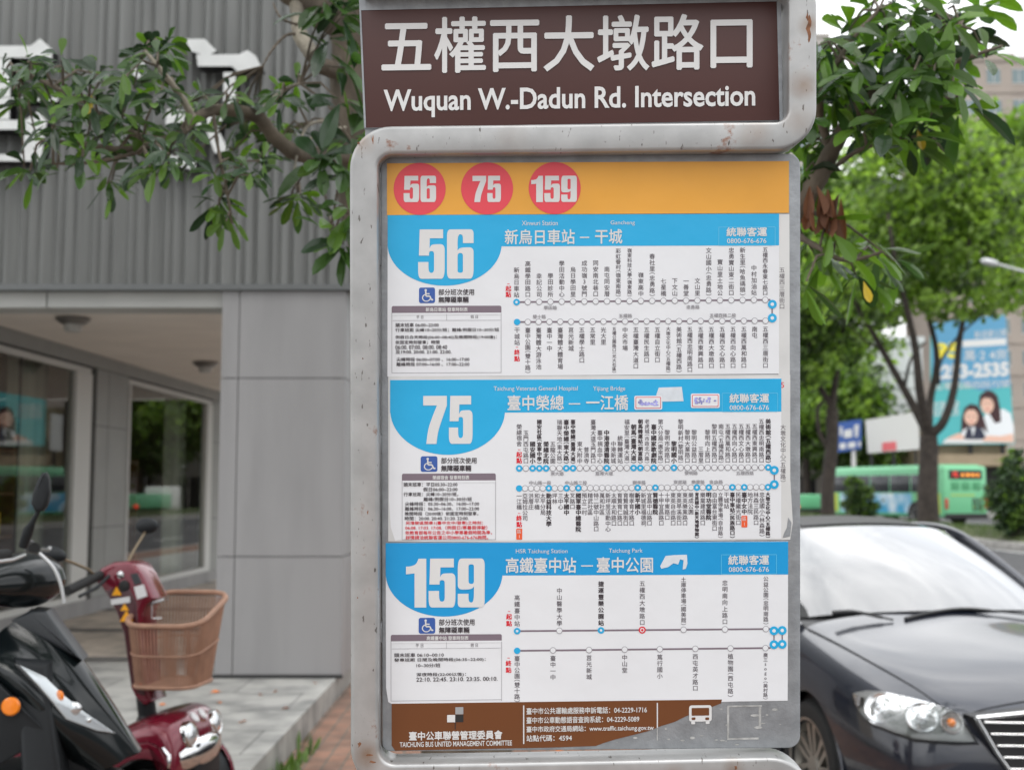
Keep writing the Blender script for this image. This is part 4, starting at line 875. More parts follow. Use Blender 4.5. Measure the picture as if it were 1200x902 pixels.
# slatted basket
bc = Q(214, 745, 0); tz = Q(214, 713, 0).z; bz = Q(205, 800, 0).z
def brr(hx, hy, r, n=6):
    p = []
    for sx, sy, a in ((1, 1, 0), (-1, 1, 90), (-1, -1, 180), (1, -1, 270)):
        for i in range(n): t = R(a + 90 * i / (n - 1)); p.append((sx * (hx - r) + r * math.cos(t), sy * (hy - r) + r * math.sin(t)))
    return p
xb0 = Q(164, 720, 0).x; xb1 = Q(253, 720, 0).x; bcx = (xb0 + xb1) / 2; hx = (xb1 - xb0) / 2; hy = .17
m = MB()
def ringpt(t, z):
    k = (z - bz) / (tz - bz); sx = hx * (.78 + .22 * k); sy = hy * (.78 + .22 * k)
    pts = brr(sx, sy, .085 * (.8 + .2 * k), 8); n = len(pts); f_ = t * n; i = int(f_) % n; a, b = pts[i], pts[(i + 1) % n]; q = f_ - int(f_)
    yy = a[1] + (b[1] - a[1]) * q; return Vector((bcx + a[0] + (b[0] - a[0]) * q - .01 * (1 - k), yy, z + .30 * yy * max(0, k)))
NS = 84
pp = [ringpt(i / 400, tz) for i in range(401)]; dl = [0]
for a, b in zip(pp[:-1], pp[1:]): dl.append(dl[-1] + (b - a).length)
def tat(sv):
    for i in range(400):
        if dl[i + 1] >= sv: return (i + (sv - dl[i]) / max(dl[i + 1] - dl[i], 1e-9)) / 400
    return 1
for i in range(NS):
    t0, t1 = tat(dl[-1] * (i + .02) / NS), tat(dl[-1] * (i + .43) / NS)
    a, b, c_, d_ = ringpt(t0, tz - .012), ringpt(t1, tz - .012), ringpt(t1, bz), ringpt(t0, bz)
    nrm = (b - a).cross(d_ - a).normalized() * .004; m.prism([a, b, c_, d_], nrm, bask)
for z, rr_ in ((tz, .011), (bz + .002, .008), (bz + (tz - bz) * .5, .004)):
    m.tube([ringpt(i / 64, z) for i in range(65)], rr_, bask, 8, cap=False)
m.add([ringpt(i / 40, bz + .004) for i in range(40)], [tuple(range(40))], bask)
bo = m.build('basket', mob, 40)
m = MB(); h = ringpt(.5, tz); m.prism([Q(176, 706, -.05), Q(192, 701, -.05), Q(192, 704, -.05), Q(176, 709, -.05)], (0, .04, 0), chrome, bevel=.001); m.tube([Q(178, 707, -.03), Q(178, 724, -.03), Q(190, 724, -.03)], .004, chrome); m.build('basket_hook', bo)
# front body shell
m = MB(); ctl = []
prof = [Q(u, v, 0) for u, v in ((150, 852), (168, 840), (192, 831), (212, 828), (227, 834), (236, 849), (239, 868))]
for y, k, dz in ((-.245, .90, -.085), (-.225, .95, -.04), (-.15, 1.0, -.008), (0, 1.03, 0), (.15, 1.0, -.008), (.225, .95, -.04), (.245, .90, -.085)):
    ctl.append([(prof[0].x + (p.x - prof[0].x) * k, y, p.z + dz) for p in prof] + [(prof[0].x + (prof[-1].x - prof[0].x) * k, y, prof[-1].z - .07 + dz * .3)])
m.grid(surf(ctl, 24, 24), redp); fb = m.build('front_body', mob, 50)
fx = Q(200, 900, 0).x
for s in (-1, 1):
    top = [Vector((p[0], .245 * s, p[2])) for p in (ctl[-1][:-1])]
    ar = [Vector((fx + .165 * math.cos(R(t)), .245 * s, .13 + .175 * math.sin(R(t)))) for t in range(10, 171, 10)]
    nose = Vector((top[-1].x, .245 * s, .17)); rear = Vector((fx - .20, .245 * s, .15))
    m = MB(); m.prism(top + [nose] + ar + [rear], (0, -.03 * s, 0), redp, bevel=.006); m.build('side_skirt', fb, 40)
    m = MB(); m.lathe([(.165, 0), (.165, -.16)], (fx, .235 * s, .13), (0, s, 0), mattb, 24); m.build('arch_liner', fb)
from mathutils.bvhtree import BVHTree
shell = MB(); shell.grid(surf(ctl, 24, 24), redp); sbv = BVHTree.FromPolygons([Vector(v) for v in shell.v], shell.f)
def mhit(u, v):
    o_ = MF.I @ EYE; dr = (MF.I.to_3x3() @ ray(u, v)).normalized(); lo, nr, i_, d_ = sbv.ray_cast(o_, dr)
    if lo is None: return Q(u, v, -.2), Vector((.8, -.5, .3))
    return lo, (-nr if nr.dot(dr) > 0 else nr)
for s in (-1, 1):
    fl = lambda p: Vector((p.x, p.y * -s, p.z))
    c, nr = mhit(222, 860); c, nr = fl(c), fl((nr + Vector((.6, 0, 0))).normalized())
    m = MB(); m.lathe([(.050, -.02), (.050, .008), (.046, .014), (.041, .010)], c, nr, chrome, 28); m.lathe([(.042, .009), (.030, .018), (.012, .022), (0, .022)], c, nr, silver, 28); hb = m.build('headlight', mob, 50)
    ax_ = nr.orthogonal().normalized(); m = MB(); m.ball(c + nr * .014 + Vector((0, -.012 * s * -1 * -1, -.022)), (.012, .012, .012), amber, 10, 8); m.build('indicator_bulb', hb)
    c, nr = mhit(228, 840); c, nr = fl(c), fl(nr); m = MB(); m.lathe([(.022, -.01), (.022, .004), (.012, .009), (0, .010)], c, nr, whl, 18); m.build('marker_lamp', mob, 50)
m = MB(); pts = [Vector((Q(239, 872, 0).x + .015 - abs(y) * abs(y) * 1.2, y, Q(240, 878, 0).z)) for y in [-.25 + .05 * i for i in range(11)]]
rows = [[p + Vector((a, 0, b)) for a, b in ((-.03, .06), (.0, .058), (.022, .03), (.025, 0), (.022, -.03), (0, -.058), (-.03, -.06))] for p in pts]; m.grid(rows, chrome); m.build('bumper', mob, 50)
for cx in (Q(200, 900, 0).x, Q(200, 900, 0).x - .82):
    for s in (-1, 1):
        t = MB(); wheel(t, None, (cx, s * .2, .13), .13, .085, (0, 1, 0)); to = t.build('wheel', mob); rr = MB(); rim(rr, (cx, s * .2, .13), .13, .08, (0, -s, 0), 5, alloy); rr.build('rim', to)
m = MB(); m.b2((fx - .98, -.22, .16), (fx - .10, .22, .22), mattb, .02); m.b2((fx - 1.0, -.21, .20), (fx - .5, .21, .40), redp, .05); m.b2((fx - .12, -.12, .12), (fx + .16, .12, .34), mattb, .02); m.build('chassis', mob)
b1 = Q(170, 824, 0)
m = MB(); m.tube([b1 + Vector((0, 0, .03)), (b1.x + .03, 0, b1.z - .16)], .035, mattb, 12); m.lathe([(.06, 0), (.055, .03), (.04, .06)], (b1.x + .02, 0, b1.z - .10), (0, 0, 1), mattb, 16); m.build('steering_boot', mob)
m = MB(); m.b2((fx - 1.0, -.21, .52), (fx - .58, .21, .60), seatm, .03); m.tube([(fx - .8, 0, .35), (fx - .8, 0, .54)], .035, grey_pl); m.build('seat', mob)
m = MB(); m.b2((fx - 1.08, -.20, .60), (fx - .99, .20, .95), seatm, .035); m.build('backrest', mob)

# ================================================================== PARKED CAR
carp = mat('dark_grey_car_paint', (.010, .013, .024), .28, metal=.25, coat=1.0, spec=.4); carp.node_tree.nodes['Principled BSDF'].inputs['Coat IOR'].default_value = 1.62; carg = glass('car_glass', (.34, .38, .37), 1.15); wscreen = glass('windscreen_glass', (.40, .46, .44), 2.4); trim = mat('car_black_trim', (.012, .012, .013), .45)
cabin = mat('car_interior', (.05, .05, .05), .8); lampbody = mat('lamp_body', (.17, .175, .17), .3, metal=.4); bronze = mat('brake_dust_alloy', (.42, .40, .36), .35, metal=.8)
CA = R(9.19)
car = empty('parked_car', (2.03, 7.10, 0), 'dark grey saloon car with sunroof parked at the kerb beside the sign', 'car', math.atan2(-math.cos(CA), math.sin(CA)))
CF = Fr((2.03, 7.10, 0), math.atan2(-math.cos(CA), math.sin(CA)))
ST = [(-2.28, [(.45, .30), (.66, .32), (.72, .46), (.73, .60), (.71, .74), (.66, .86), (.42, .93), (0, .95)]),
      (-2.05, [(.60, .22), (.76, .26), (.81, .44), (.82, .60), (.80, .78), (.73, .93), (.48, 1.0), (0, 1.02)]),
      (-1.5, [(.70, .18), (.83, .22), (.865, .42), (.875, .6), (.86, .80), (.78, .97), (.6, 1.0), (0, 1.02)]),
      (-.6, [(.72, .18), (.83, .21), (.87, .42), (.88, .6), (.87, .80), (.80, .95), (.7, .96), (0, .96)]),
      (.3, [(.72, .18), (.83, .21), (.87, .42), (.88, .6), (.87, .79), (.80, .93), (.7, .945), (0, .95)]),
      (.9, [(.72, .18), (.83, .21), (.87, .42), (.88, .6), (.865, .79), (.785, .905), (.62, .955), (0, .99)]),
      (1.25, [(.72, .18), (.83, .21), (.87, .42), (.88, .6), (.86, .77), (.765, .87), (.56, .915), (0, .945)]),
      (1.6, [(.70, .18), (.82, .22), (.865, .42), (.87, .59), (.84, .73), (.735, .815), (.52, .865), (0, .895)]),
      (1.9, [(.64, .18), (.76, .22), (.81, .40), (.815, .55), (.775, .67), (.67, .745), (.48, .80), (0, .835)]),
      (2.10, [(.55, .19), (.66, .22), (.70, .38), (.70, .50), (.66, .60), (.58, .66), (.42, .715), (0, .755)]),
      (2.22, [(.30, .24), (.38, .26), (.40, .37), (.40, .46), (.38, .53), (.34, .58), (.26, .625), (0, .655)])]
def body_side(s): return [[(x, y * s, z) for y, z in pr] for x, pr in ST]
def full():
    out = []
    for x, pr in ST: out.append([(x, -y, z) for y, z in pr] + [(x, y, z) for y, z in reversed(pr[:-1])])
    return out
bmm = MB(); G = surf(full(), 60, 56); bmm.grid(G, carp)
for row, rev in ((G[0], True), (G[-1], False)): bmm.add(row, [tuple(reversed(range(len(row)))) if rev else tuple(range(len(row)))], carp)
bob = bmm.build('body', car, 28)
# wheel arches cut out of the body
cut = MB()
for x in (-1.34, 1.32):
    for s in (-1, 1): cut.lathe([(0, -.02), (.355, -.02), (.355, .5), (0, .5)], (x, s * .60, .315), (0, s, 0), trim, 36)
cuto = cut.build('cutter', None, 0); cuto.matrix_world = CF.M
bpy.context.view_layer.update()
md = bob.modifiers.new('arches', 'BOOLEAN'); md.object = cuto; md.operation = 'DIFFERENCE'; md.solver = 'EXACT'
bpy.context.view_layer.update()
newme = bpy.data.meshes.new_from_object(bob.evaluated_get(bpy.context.evaluated_depsgraph_get()))
if len(newme.polygons) > 500:
    bob.modifiers.remove(md); bob.data = newme
else: bob.modifiers.remove(md)
bpy.data.objects.remove(cuto)
bob.data.set_sharp_from_angle(angle=R(28))
for x in (-1.34, 1.32):
    for s in (-1, 1):
        t = MB(); wheel(t, None, (x, s * .775, .315), .315, .205, (0, 1, 0)); to = t.build('wheel', car)
        rr = MB(); rim(rr, (x, s * .785, .315), .325, .19, (0, -s, 0), 7, bronze); rr.build('rim', to)
        lip = MB(); lip.tube([(x + .358 * math.cos(R(a)), s * (.868 if x < 0 else .862), .315 + .358 * math.sin(R(a))) for a in range(-12, 193, 8)], .010, carp, 8); lip.build('arch_lip', car)
        w = MB(); w.lathe([(.35, 0), (.35, .35), (.0, .36)], (x, s * .45, .315), (0, s, 0), trim, 30); w.lathe([(.0, .0), (.35, 0)], (x, s * .45, .315), (0, s, 0), trim, 30); w.build('arch_liner', car)
# hood panel just proud of the body
hd_ = MB(); HG = [[(p[0], p[1], p[2] + .005 + .019 * math.exp(-i_ / 9) * max(0, 1 - (p[1] / .8) ** 4)) for p in r] for i_, r in enumerate(surf(full(), 30, 40, .535, .905, 5.3 / 14, 8.7 / 14))]; hd_.grid(HG, carp)
def skirt(mb, G, m_, d):
    e = [Vector(p) for p in G[0]] + [Vector(r[-1]) for r in G[1:]] + [Vector(p) for p in reversed(G[-1][:-1])] + [Vector(r[0]) for r in reversed(G[1:-1])]
    mb.grid([e + [e[0]], [p + d for p in e] + [e[0] + d]], m_)

for ed in ([Vector(r[0]) for r in HG], [Vector(r[-1]) for r in HG], [Vector(p) for p in HG[-1]]): hd_.grid([ed, [p + Vector((0, 0, -.010)) for p in ed]], trim)
hd_.grid([[Vector(p) for p in HG[0]], [Vector(p) + Vector((-.004, 0, -.035)) for p in HG[0]]], trim); hd_.build('hood', car, 28)
cw_ = MB(); cw_.grid([[Vector(p) + Vector((0, 0, .004)) for p in r] for r in surf(full(), 4, 30, .478, .536, 5.35 / 14, 8.65 / 14)], trim); cw_.build('cowl', car, 40)
# windscreen, roof, pillars, rear glass
BASE = [(.86, -.735, .950), (1.0, -.52, .985), (1.10, 0, 1.005), (1.0, .52, .985), (.86, .735, .950)]
TOP = [(.10, -.575, 1.352), (.20, -.36, 1.385), (.24, 0, 1.400), (.20, .36, 1.385), (.10, .575, 1.352)]
def mixrow(a, b, t, bulge=0): return [tuple(p[k] + (q[k] - p[k]) * t + (bulge * math.sin(math.pi * t) if k == 2 else 0) for k in range(3)) for p, q in zip(a, b)]
ws = MB(); ws.grid(surf([mixrow(BASE, TOP, t, .022) for t in (0, .25, .5, .75, 1)], 14, 24, 0, 1, .02, .98), wscreen); ws.build('windscreen', car, 60)
RB = [(-1.62, -.66, .985), (-1.70, -.36, 1.01), (-1.72, 0, 1.02), (-1.70, .36, 1.01), (-1.62, .66, .985)]
RT = [(-.88, -.56, 1.335), (-.93, -.34, 1.375), (-.95, 0, 1.39), (-.93, .34, 1.375), (-.88, .56, 1.335)]
rf = MB(); mid = [(-.3, -.585, 1.375), (-.3, -.36, 1.425), (-.3, 0, 1.442), (-.3, .36, 1.425), (-.3, .585, 1.375)]
RF = surf([TOP, mid, RT], 16, 24); rf.grid(RF, carp); rfo = rf.build('roof', car, 40)
sr = MB(); SR = surf([TOP, mid, RT], 6, 12, .10, .50, .24, .76); sr.grid([[(p[0], p[1], p[2] + .006) for p in r] for r in SR], trim); sr.build('sunroof', rfo, 40)
rg = MB(); rg.grid(surf([mixrow(RT, RB, t, .02) for t in (0, .5, 1)], 8, 20), carg); rg.build('rear_window', car, 60)
for s in (-1, 1):
    a = MB(); bs = BASE[0]; tp = TOP[0]
    pts = [Vector((bs[0] + .12, bs[1] * s * -1 * -1 if s > 0 else bs[1], bs[2] - .035))]
    pil = [Vector((.99, .755 * s, .915)), Vector((.86, .742 * s, .952)), Vector((.60, .70 * s, 1.105)), Vector((.34, .64 * s, 1.255)), Vector((.10, .585 * s, 1.358)), Vector((-.3, .592 * s, 1.382)), Vector((-.88, .568 * s, 1.342)), Vector((-1.25, .61 * s, 1.18)), Vector((-1.62, .67 * s, .985))]
    a.tube(spline([tuple(p) for p in pil], 40), .024, carp, 10); a.build('roof_rail', car, 60)
    g_ = MB(); low = [(.80, .80 * s, .935), (.3, .80 * s, .945), (-.6, .80 * s, .96), (-1.3, .77 * s, .99)]; hi = [(.62, .715 * s, 1.09), (.10, .60 * s, 1.345), (-.6, .60 * s, 1.36), (-1.12, .62 * s, 1.22)]
    g_.grid(surf([low, hi], 4, 20), carg); g_.build('side_window', car, 60)
    b_ = MB(); b_.prism([(-.36, .806 * s, .95), (-.28, .806 * s, .95), (-.28, .608 * s, 1.362), (-.36, .608 * s, 1.362)], (0, .006 * s, 0), trim); b_.build('door_pillar', car)
    mr = MB(); mr.ball((.62, .98 * s, .985), (.075, .115, .075), carp, 18, 12); mr.tube([(.66, .86 * s, .93), (.64, .92 * s, .96)], .025, trim); mr.build('door_mirror', car, 60)
    pass
from mathutils.bvhtree import BVHTree
bvh = BVHTree.FromPolygons([Vector(v) for v in bmm.v], bmm.f)
def hit(px_, py_, d=0):
    o_ = CF.I @ EYE; dr = (CF.I.to_3x3() @ ray(px_, py_)).normalized(); loc, nr, i_, ds = bvh.ray_cast(o_, dr)
    if loc is None: return None
    if nr.dot(dr) > 0: nr = -nr
    return loc + nr * d, nr
lampo = [(999.6, 814), (1016, 811.5), (1034, 813.5), (1062, 820), (1092, 827), (1119, 835), (1132, 851), (1146, 871), (1120, 871), (1096, 869.5), (1073, 867.5), (1048, 859), (1026, 850), (1016, 843), (1010, 836), (1004, 826)]
def lerp2(p, c, t): return (p[0] + (c[0] - p[0]) * t, p[1] + (c[1] - p[1]) * t)
lc = (1072, 844)
def sheet(d, mir):
    rows = []
    for t in (0, .06, .3, .6, .9):
        row = []
        for p in lampo:
            h_ = hit(*lerp2(p, lc, t), d * (.25 if t == 0 else 1))
            if h_ is None: h_ = (row[-1] if row else Vector((2, -.6, .65)), None)
            row.append(h_[0])
        rows.append([Vector((q.x, q.y * mir, q.z)) for q in row + row[:1]])
    return rows
for s in (-1, 1):
    mir_ = -s
    hs_ = MB(); R_ = sheet(.006, mir_); hs_.grid(R_, lampbody); hs_.add(R_[-1][:-1], [tuple(range(len(lampo)))], lampbody); ho = hs_.build('headlight', car, 50)
    gk = MB(); gk.tube([Vector(p) for p in sheet(.010, mir_)[0]], .006, trim, 6); gk.build('lamp_gasket', ho)
    for (u, v, pr_, nm, mm) in ((1033.6, 831, 17.5, 'lamp_bowl', chrome), (1081, 842.5, 17, 'lamp_bowl', chrome), (1114.6, 847.5, 12, 'indicator_bowl', lampbody)):
        h_, nr = hit(u, v, .010); r_ = pr_ * 5.3 / FPX; ax = (nr + Vector((.5, 0, .05))).normalized(); h_ = Vector((h_.x, h_.y * mir_, h_.z)); ax = Vector((ax.x, ax.y * mir_, ax.z)); l_ = MB()
        l_.lathe([(r_ * 1.02, -.03), (r_ * 1.02, .006), (r_ * .92, .010), (r_ * .62, -.004), (r_ * .35, -.008), (0, -.008)], h_, ax, mm, 28)
        l_.lathe([(r_ * 1.02, .006), (r_ * .97, .012), (r_ * .92, .010)], h_, ax, silver, 28)
        l_.ball(h_ - ax * .002, r_ * .40, amber if 'indicator' in nm else silver, 14, 10); l_.build(nm, ho, 50)
    cv = MB(); R_ = sheet(.028, mir_); cv.grid(R_, lampc); cv.add(R_[-1][:-1], [tuple(range(len(lampo)))], lampc); cv.build('lens', ho, 60)
for s in (-1, 1):
    tl_ = MB(); tl_.ball((-2.16, .62 * s, .80), (.08, .14, .08), mat('tail_lens', (.35, .01, .01), .2, coat=.6), 16, 10); tl_.build('tail_light', car, 60)
# grille with chrome bars and frame, bumper intake, plate
gx = lambda y: 2.285 - .30 * y * y
gp = [(gx(.53), -.53, .695), (gx(.46), -.46, .56), (gx(.40), -.40, .47), (gx(.2), -.2, .445), (gx(0), 0, .44), (gx(.2), .2, .445), (gx(.40), .40, .47), (gx(.46), .46, .56), (gx(.53), .53, .695), (gx(.3), .3, .722), (gx(0), 0, .73), (gx(.3), -.3, .722)]
gm = MB(); front = [Vector(p) for p in gp]; cgp = Vector((2.285, 0, .58)); gm.add([cgp] + front, [(0, 1 + i, 1 + (i + 1) % 12) for i in range(12)], trim); gm.grid([front + front[:1], [p - Vector((.10, 0, 0)) for p in front + front[:1]]], trim); gro = gm.build('grille', car)
gf = MB(); gf.tube([Vector((x + .006, y, z)) for x, y, z in gp + gp[:1]], .0095, chrome, 8); gf.build('grille_frame', gro, 50)
for z in (.50, .545, .59, .635, .68):
    b_ = MB(); hw = .40 + (z - .47) * .5; b_.tube([(gx(y) + .012, y, z) for y in [-hw + 2 * hw * i / 12 for i in range(13)]], .0048, chrome, 8); b_.build('grille_bar', gro, 50)
for s in (-1, 1):      # paint strip between hood edge and lamp
    pass
bi = MB(); bi.prism([(2.20, -.45, .25), (2.20, .45, .25), (2.235, .40, .36), (2.235, -.40, .36)], (.02, 0, 0), trim, bevel=.006); bi.build('lower_intake', car)
# wipers and washer jets
for pts in (((975, 722), (1000, 721), (1030, 727), (1046, 730.5)), ((1060, 729.5), (1085, 723), (1125, 717.5), (1165, 720), (1205, 724))):
    q = []
    for u, v in pts:
        d_ = CF.I.to_3x3() @ ray(u, v); e_ = CF.I @ EYE
        # meet the windscreen's plane
        p0 = Vector((1.06, 0, 1.0)); n_ = Vector((.42, 0, .91)).normalized(); t_ = (p0 - e_).dot(n_) / d_.dot(n_); q.append(e_ + d_ * t_ + n_ * .022)
    w_ = MB(); w_.tube(spline([tuple(p) for p in q], 16), [.010] * 6 + [.008] * 6 + [.005] * 5, trim, 8); w_.build('wiper', car, 60)
for y in (-.42, .12):
    j = MB(); j.ball((.98, y, .992), (.016, .012, .008), trim, 10, 6); j.build('washer_jet', car)
# simple cabin
cb = MB(); cb.b2((-1.6, -.74, .30), (.9, .74, .36), cabin); cb.b2((.55, -.70, .70), (.95, .70, .92), cabin, .04)
for s in (-1, 1):
    cb.b2((-.45, s * .36 - .24, .40), (.1, s * .36 + .24, .60), cabin, .06); cb.box((-.42, s * .36, .86), (.14, .46, .56), cabin, .05, Matrix.Rotation(R(-14), 3, 'Y')); cb.box((-.50, s * .36, 1.2), (.09, .24, .16), cabin, .03)
cb.b2((-1.3, -.6, .55), (-1.15, .6, 1.1), cabin, .05); cb.build('cabin', car)

# ================================================================== FOLIAGE HELPERS
def leaf(mb, b, d, up, ln, wd, m, droop=.3, fold=.15):
    d = d.normalized(); sd = d.cross(up)
    if sd.length < .05: sd = d.cross(Vector((1, 0, 0)))
    sd.normalize(); nr = sd.cross(d)
    prof = ((0, .08), (.22, .42), (.50, .88), (.74, 1.0), (.92, .58), (1, .06))
    vs = []; fs = []
    for t, w in prof:
        c = b + d * ln * t - Vector((0, 0, 1)) * ln * droop * t * t
        vs += [c - sd * wd * .5 * w + nr * wd * fold * w, c, c + sd * wd * .5 * w + nr * wd * fold * w]
    for i in range(5):
        k = 3 * i; fs += [(k, k + 1, k + 4, k + 3), (k + 1, k + 2, k + 5, k + 4)]
    mb.add(vs, fs, m)
def rv(): 
    while True:
        v = Vector((rnd.uniform(-1, 1), rnd.uniform(-1, 1), rnd.uniform(-1, 1)))
        if .05 < v.length < 1: return v.normalized()
def rosette(mb, c, ax, n, ln, mats, droop=.35):
    ax = ax.normalized(); a = ax.orthogonal().normalized(); b = ax.cross(a); ph = rnd.uniform(0, 6.28)
    for k in range(n):
        t = ph + 2.4 * k; th = R(rnd.uniform(40, 108)); d = ax * math.cos(th) + (a * math.cos(t) + b * math.sin(t)) * math.sin(th)
        l = ln * rnd.uniform(.7, 1.12); p = c + ax * rnd.uniform(-.03, .02)
        leaf(mb, p + d * .012, d + Vector((0, 0, -.12)), ax + rv() * .25, l, l * rnd.uniform(.31, .42), rnd.choice(mats), droop * rnd.uniform(.5, 1.5), rnd.uniform(.05, .22))

bark = mat('tree_bark', (.13, .105, .08), .9, var=.35, scale=14, bump=.8, bscale=40, stretch=(1, 1, .35))
barkl = mat('pale_branch_bark', (.28, .25, .20), .85, var=.35, scale=18, bump=.5, bscale=60)
barkd = mat('dark_bark', (.045, .036, .03), .95, var=.3, scale=5, bump=.8, bscale=12)
LF = [leafmat('leaf_deep_green', (.026, .055, .022), .2, .24), leafmat('leaf_green', (.045, .095, .022), .3, .27), leafmat('leaf_fresh', (.10, .19, .03), .4, .33)]
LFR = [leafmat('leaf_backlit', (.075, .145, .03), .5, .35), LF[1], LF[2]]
dead = leafmat('leaf_dead_brown', (.17, .075, .04), .2, .7); yellow = leafmat('leaf_yellow', (.42, .30, .02), .3, .45)

# ================================================================== STREET TREE BEHIND THE SIGN
ft = empty('street_tree', (-.1, 4.05, .15), 'broad leaved street tree behind the sign with leafy branches on both sides', 'tree')
TI = -Vector(ft.location)
def tpart(mb, name, par=None, smooth=60, label=None):
    mb.v = [tuple(Vector(p) + TI) for p in mb.v]; return mb.build(name, par or ft, smooth, label)
tk = MB()
tp = [(-.1, 4.05, .10), (-.12, 4.03, .5), tuple(at(500, 520, 3.98)), tuple(at(455, 300, 3.9)), tuple(at(431, 160, 3.85)), tuple(at(426, 60, 3.8)), tuple(at(415, -60, 3.7)), tuple(at(400, -260, 3.6))]
pts = spline(tp, 40); tk.tube(pts, [.17 - .0022 * i + .05 * math.exp(-i * .8) + .006 * math.sin(i * 1.7) for i in range(41)], bark, 16)
tpart(tk, 'trunk')
branches = []
def branch(pix, r0, r1, m_, n=24, nm='branch', start=None):
    p = [tuple(start)] if start else []
    p += [tuple(at(*q)) for q in pix]; s = spline(p, n); b = MB()
    b.tube(s, [r0 + (r1 - r0) * i / n + .0012 * math.sin(i * 2.3) for i in range(n + 1)], m_, 10); branches.append((s, r1)); return tpart(b, nm)
branch([(430, 190, 3.86), (393, 181, 3.7), (351, 181, 3.55), (322, 161, 3.5), (304, 139, 3.45), (278, 130, 3.4), (249, 130, 3.35), (227, 141, 3.3), (201, 163, 3.25), (160, 158, 3.25), (110, 130, 3.2), (60, 100, 3.2), (20, 84, 3.2)], .029, .0035, bark, 46)
branch([(228, 141, 3.3), (210, 110, 3.25), (185, 78, 3.2), (170, 60, 3.2)], .012, .005, barkl)
branch([(300, 138, 3.45), (330, 108, 3.4), (352, 98, 3.4)], .010, .004, barkl)
branch([(205, 160, 3.27), (150, 175, 3.2), (90, 168, 3.15), (50, 165, 3.15)], .012, .004, bark)
branch([(165, 178, 3.2), (110, 190, 3.15), (60, 192, 3.1)], .006, .003, bark)
branch([(250, 132, 3.35), (256, 175, 3.3), (268, 235, 3.25), (272, 262, 3.25)], .006, .003, bark)
branch([(430, 60, 3.8), (395, 28, 3.75), (345, -6, 3.7), (300, -40, 3.6)], .05, .04, bark)
branch([(346, -4, 3.7), (349, 20, 3.68), (352, 42, 3.66), (362, 58, 3.64), (368, 66, 3.63)], .022, .026, barkl)
branch([(368, 64, 3.63), (372, 74, 3.66), (384, 80, 3.7), (420, 92, 3.82)], .024, .03, bark)
branch([(352, 40, 3.66), (335, 42, 3.62), (318, 60, 3.6), (308, 78, 3.6)], .006, .002, bark)
branch([(352, 30, 3.66), (330, 22, 3.6), (320, 4, 3.6)], .005, .002, bark)
branch([(395, 142, 3.7), (365, 145, 3.6), (352, 165, 3.55), (345, 205, 3.5), (350, 225, 3.5)], .006, .003, barkl)
branch([(405, 150, 3.7), (375, 155, 3.6), (355, 172, 3.55)], .006, .003, barkl)
branch([(380, 223, 3.6), (388, 262, 3.5), (396, 280, 3.5)], .004, .002, bark)
st_ = at(455, 300, 3.9)
branch([(700, 300, 3.5), (905, 262, 3.15), (950, 222, 3.05), (972, 182, 3.0), (998, 136, 2.95), (1040, 84, 2.9), (1085, 50, 2.88), (1125, 30, 2.88)], .04, .006, bark, 40, start=st_)
branch([(975, 178, 3.0), (960, 130, 2.95), (975, 85, 2.9), (1000, 45, 2.9), (1030, 12, 2.9)], .012, .004, bark)
branch([(1000, 135, 2.95), (1045, 128, 2.9), (1095, 118, 2.88), (1125, 112, 2.88)], .009, .003, bark)
branch([(1045, 80, 2.9), (1100, 78, 2.85), (1150, 62, 2.8), (1175, 54, 2.8)], .008, .003, bark)
branch([(955, 215, 3.05), (1000, 180, 2.95), (1040, 165, 2.92), (1075, 160, 2.9)], .008, .003, bark)
branch([(910, 262, 3.15), (950, 285, 3.0), (990, 305, 2.95), (1035, 295, 2.9)], .010, .003, bark)
allp = [p for s, r in branches for p in s]
fol = MB(); tw_ = MB()
def put(px_, py_, Y, mats, n, ln, hang=0):
    c = at(px_, py_, Y); q = min(allp, key=lambda p: (p - c).length)
    mid_ = (q + c) / 2 + Vector((0, 0, .03)); 
    if (q - c).length > .03: tw_.tube([q, mid_, c], [.004, .0035, .0025], bark, 5)
    ax = (c - mid_).normalized() * .5 + Vector((rnd.uniform(-.5, .5), rnd.uniform(-.7, .3), .75 if not hang else -.5)); rosette(fol, c, ax, n, ln, mats)
LEFT = [(70, 70), (30, 75), (15, 100), (45, 95), (95, 90), (115, 85), (85, 115), (130, 95), (150, 95), (105, 125), (180, 65), (200, 60), (175, 80), (160, 110), (195, 100), (185, 130), (220, 120), (245, 120), (275, 112), (300, 122), (325, 108), (350, 102), (60, 150), (80, 160), (45, 160), (110, 150), (130, 160), (100, 180), (150, 180), (170, 190), (190, 195), (120, 222), (265, 185), (280, 140), (300, 165), (318, 172), (255, 200), (285, 203), (262, 240), (272, 262), (340, 232), (355, 228), (340, 150), (230, 185), (205, 178), (140, 130), (165, 145), (30, 120), (5, 92), (240, 150), (215, 160), (60, 120), (300, 195), (60, 195), (30, 200)]
for (a, b) in LEFT:
    for j in range(2 if rnd.random() < .6 else 1):
        put(a + rnd.uniform(-9, 9), b + rnd.uniform(-7, 7), (.34 if 215 < a < 360 and 118 < b < 190 else 0) + 3.25 + rnd.uniform(-.22, .25) + .3 * max(0, (a - 250) / 150), [LF[0]] * 4 + [LF[1]] * 4 + [LF[2]] * 3, rnd.randint(7, 10), .074, hang=(b > 215))
for (a, b) in [(385, 50), (398, 22), (405, 80), (400, 120), (378, 188), (402, 205), (388, 275), (402, 285), (408, 250), (405, 5), (380, 8), (412, 165)]:
    put(a, b, 3.3, [LF[0], LF[1], LF[1], LF[2]], rnd.randint(7, 10), .12)
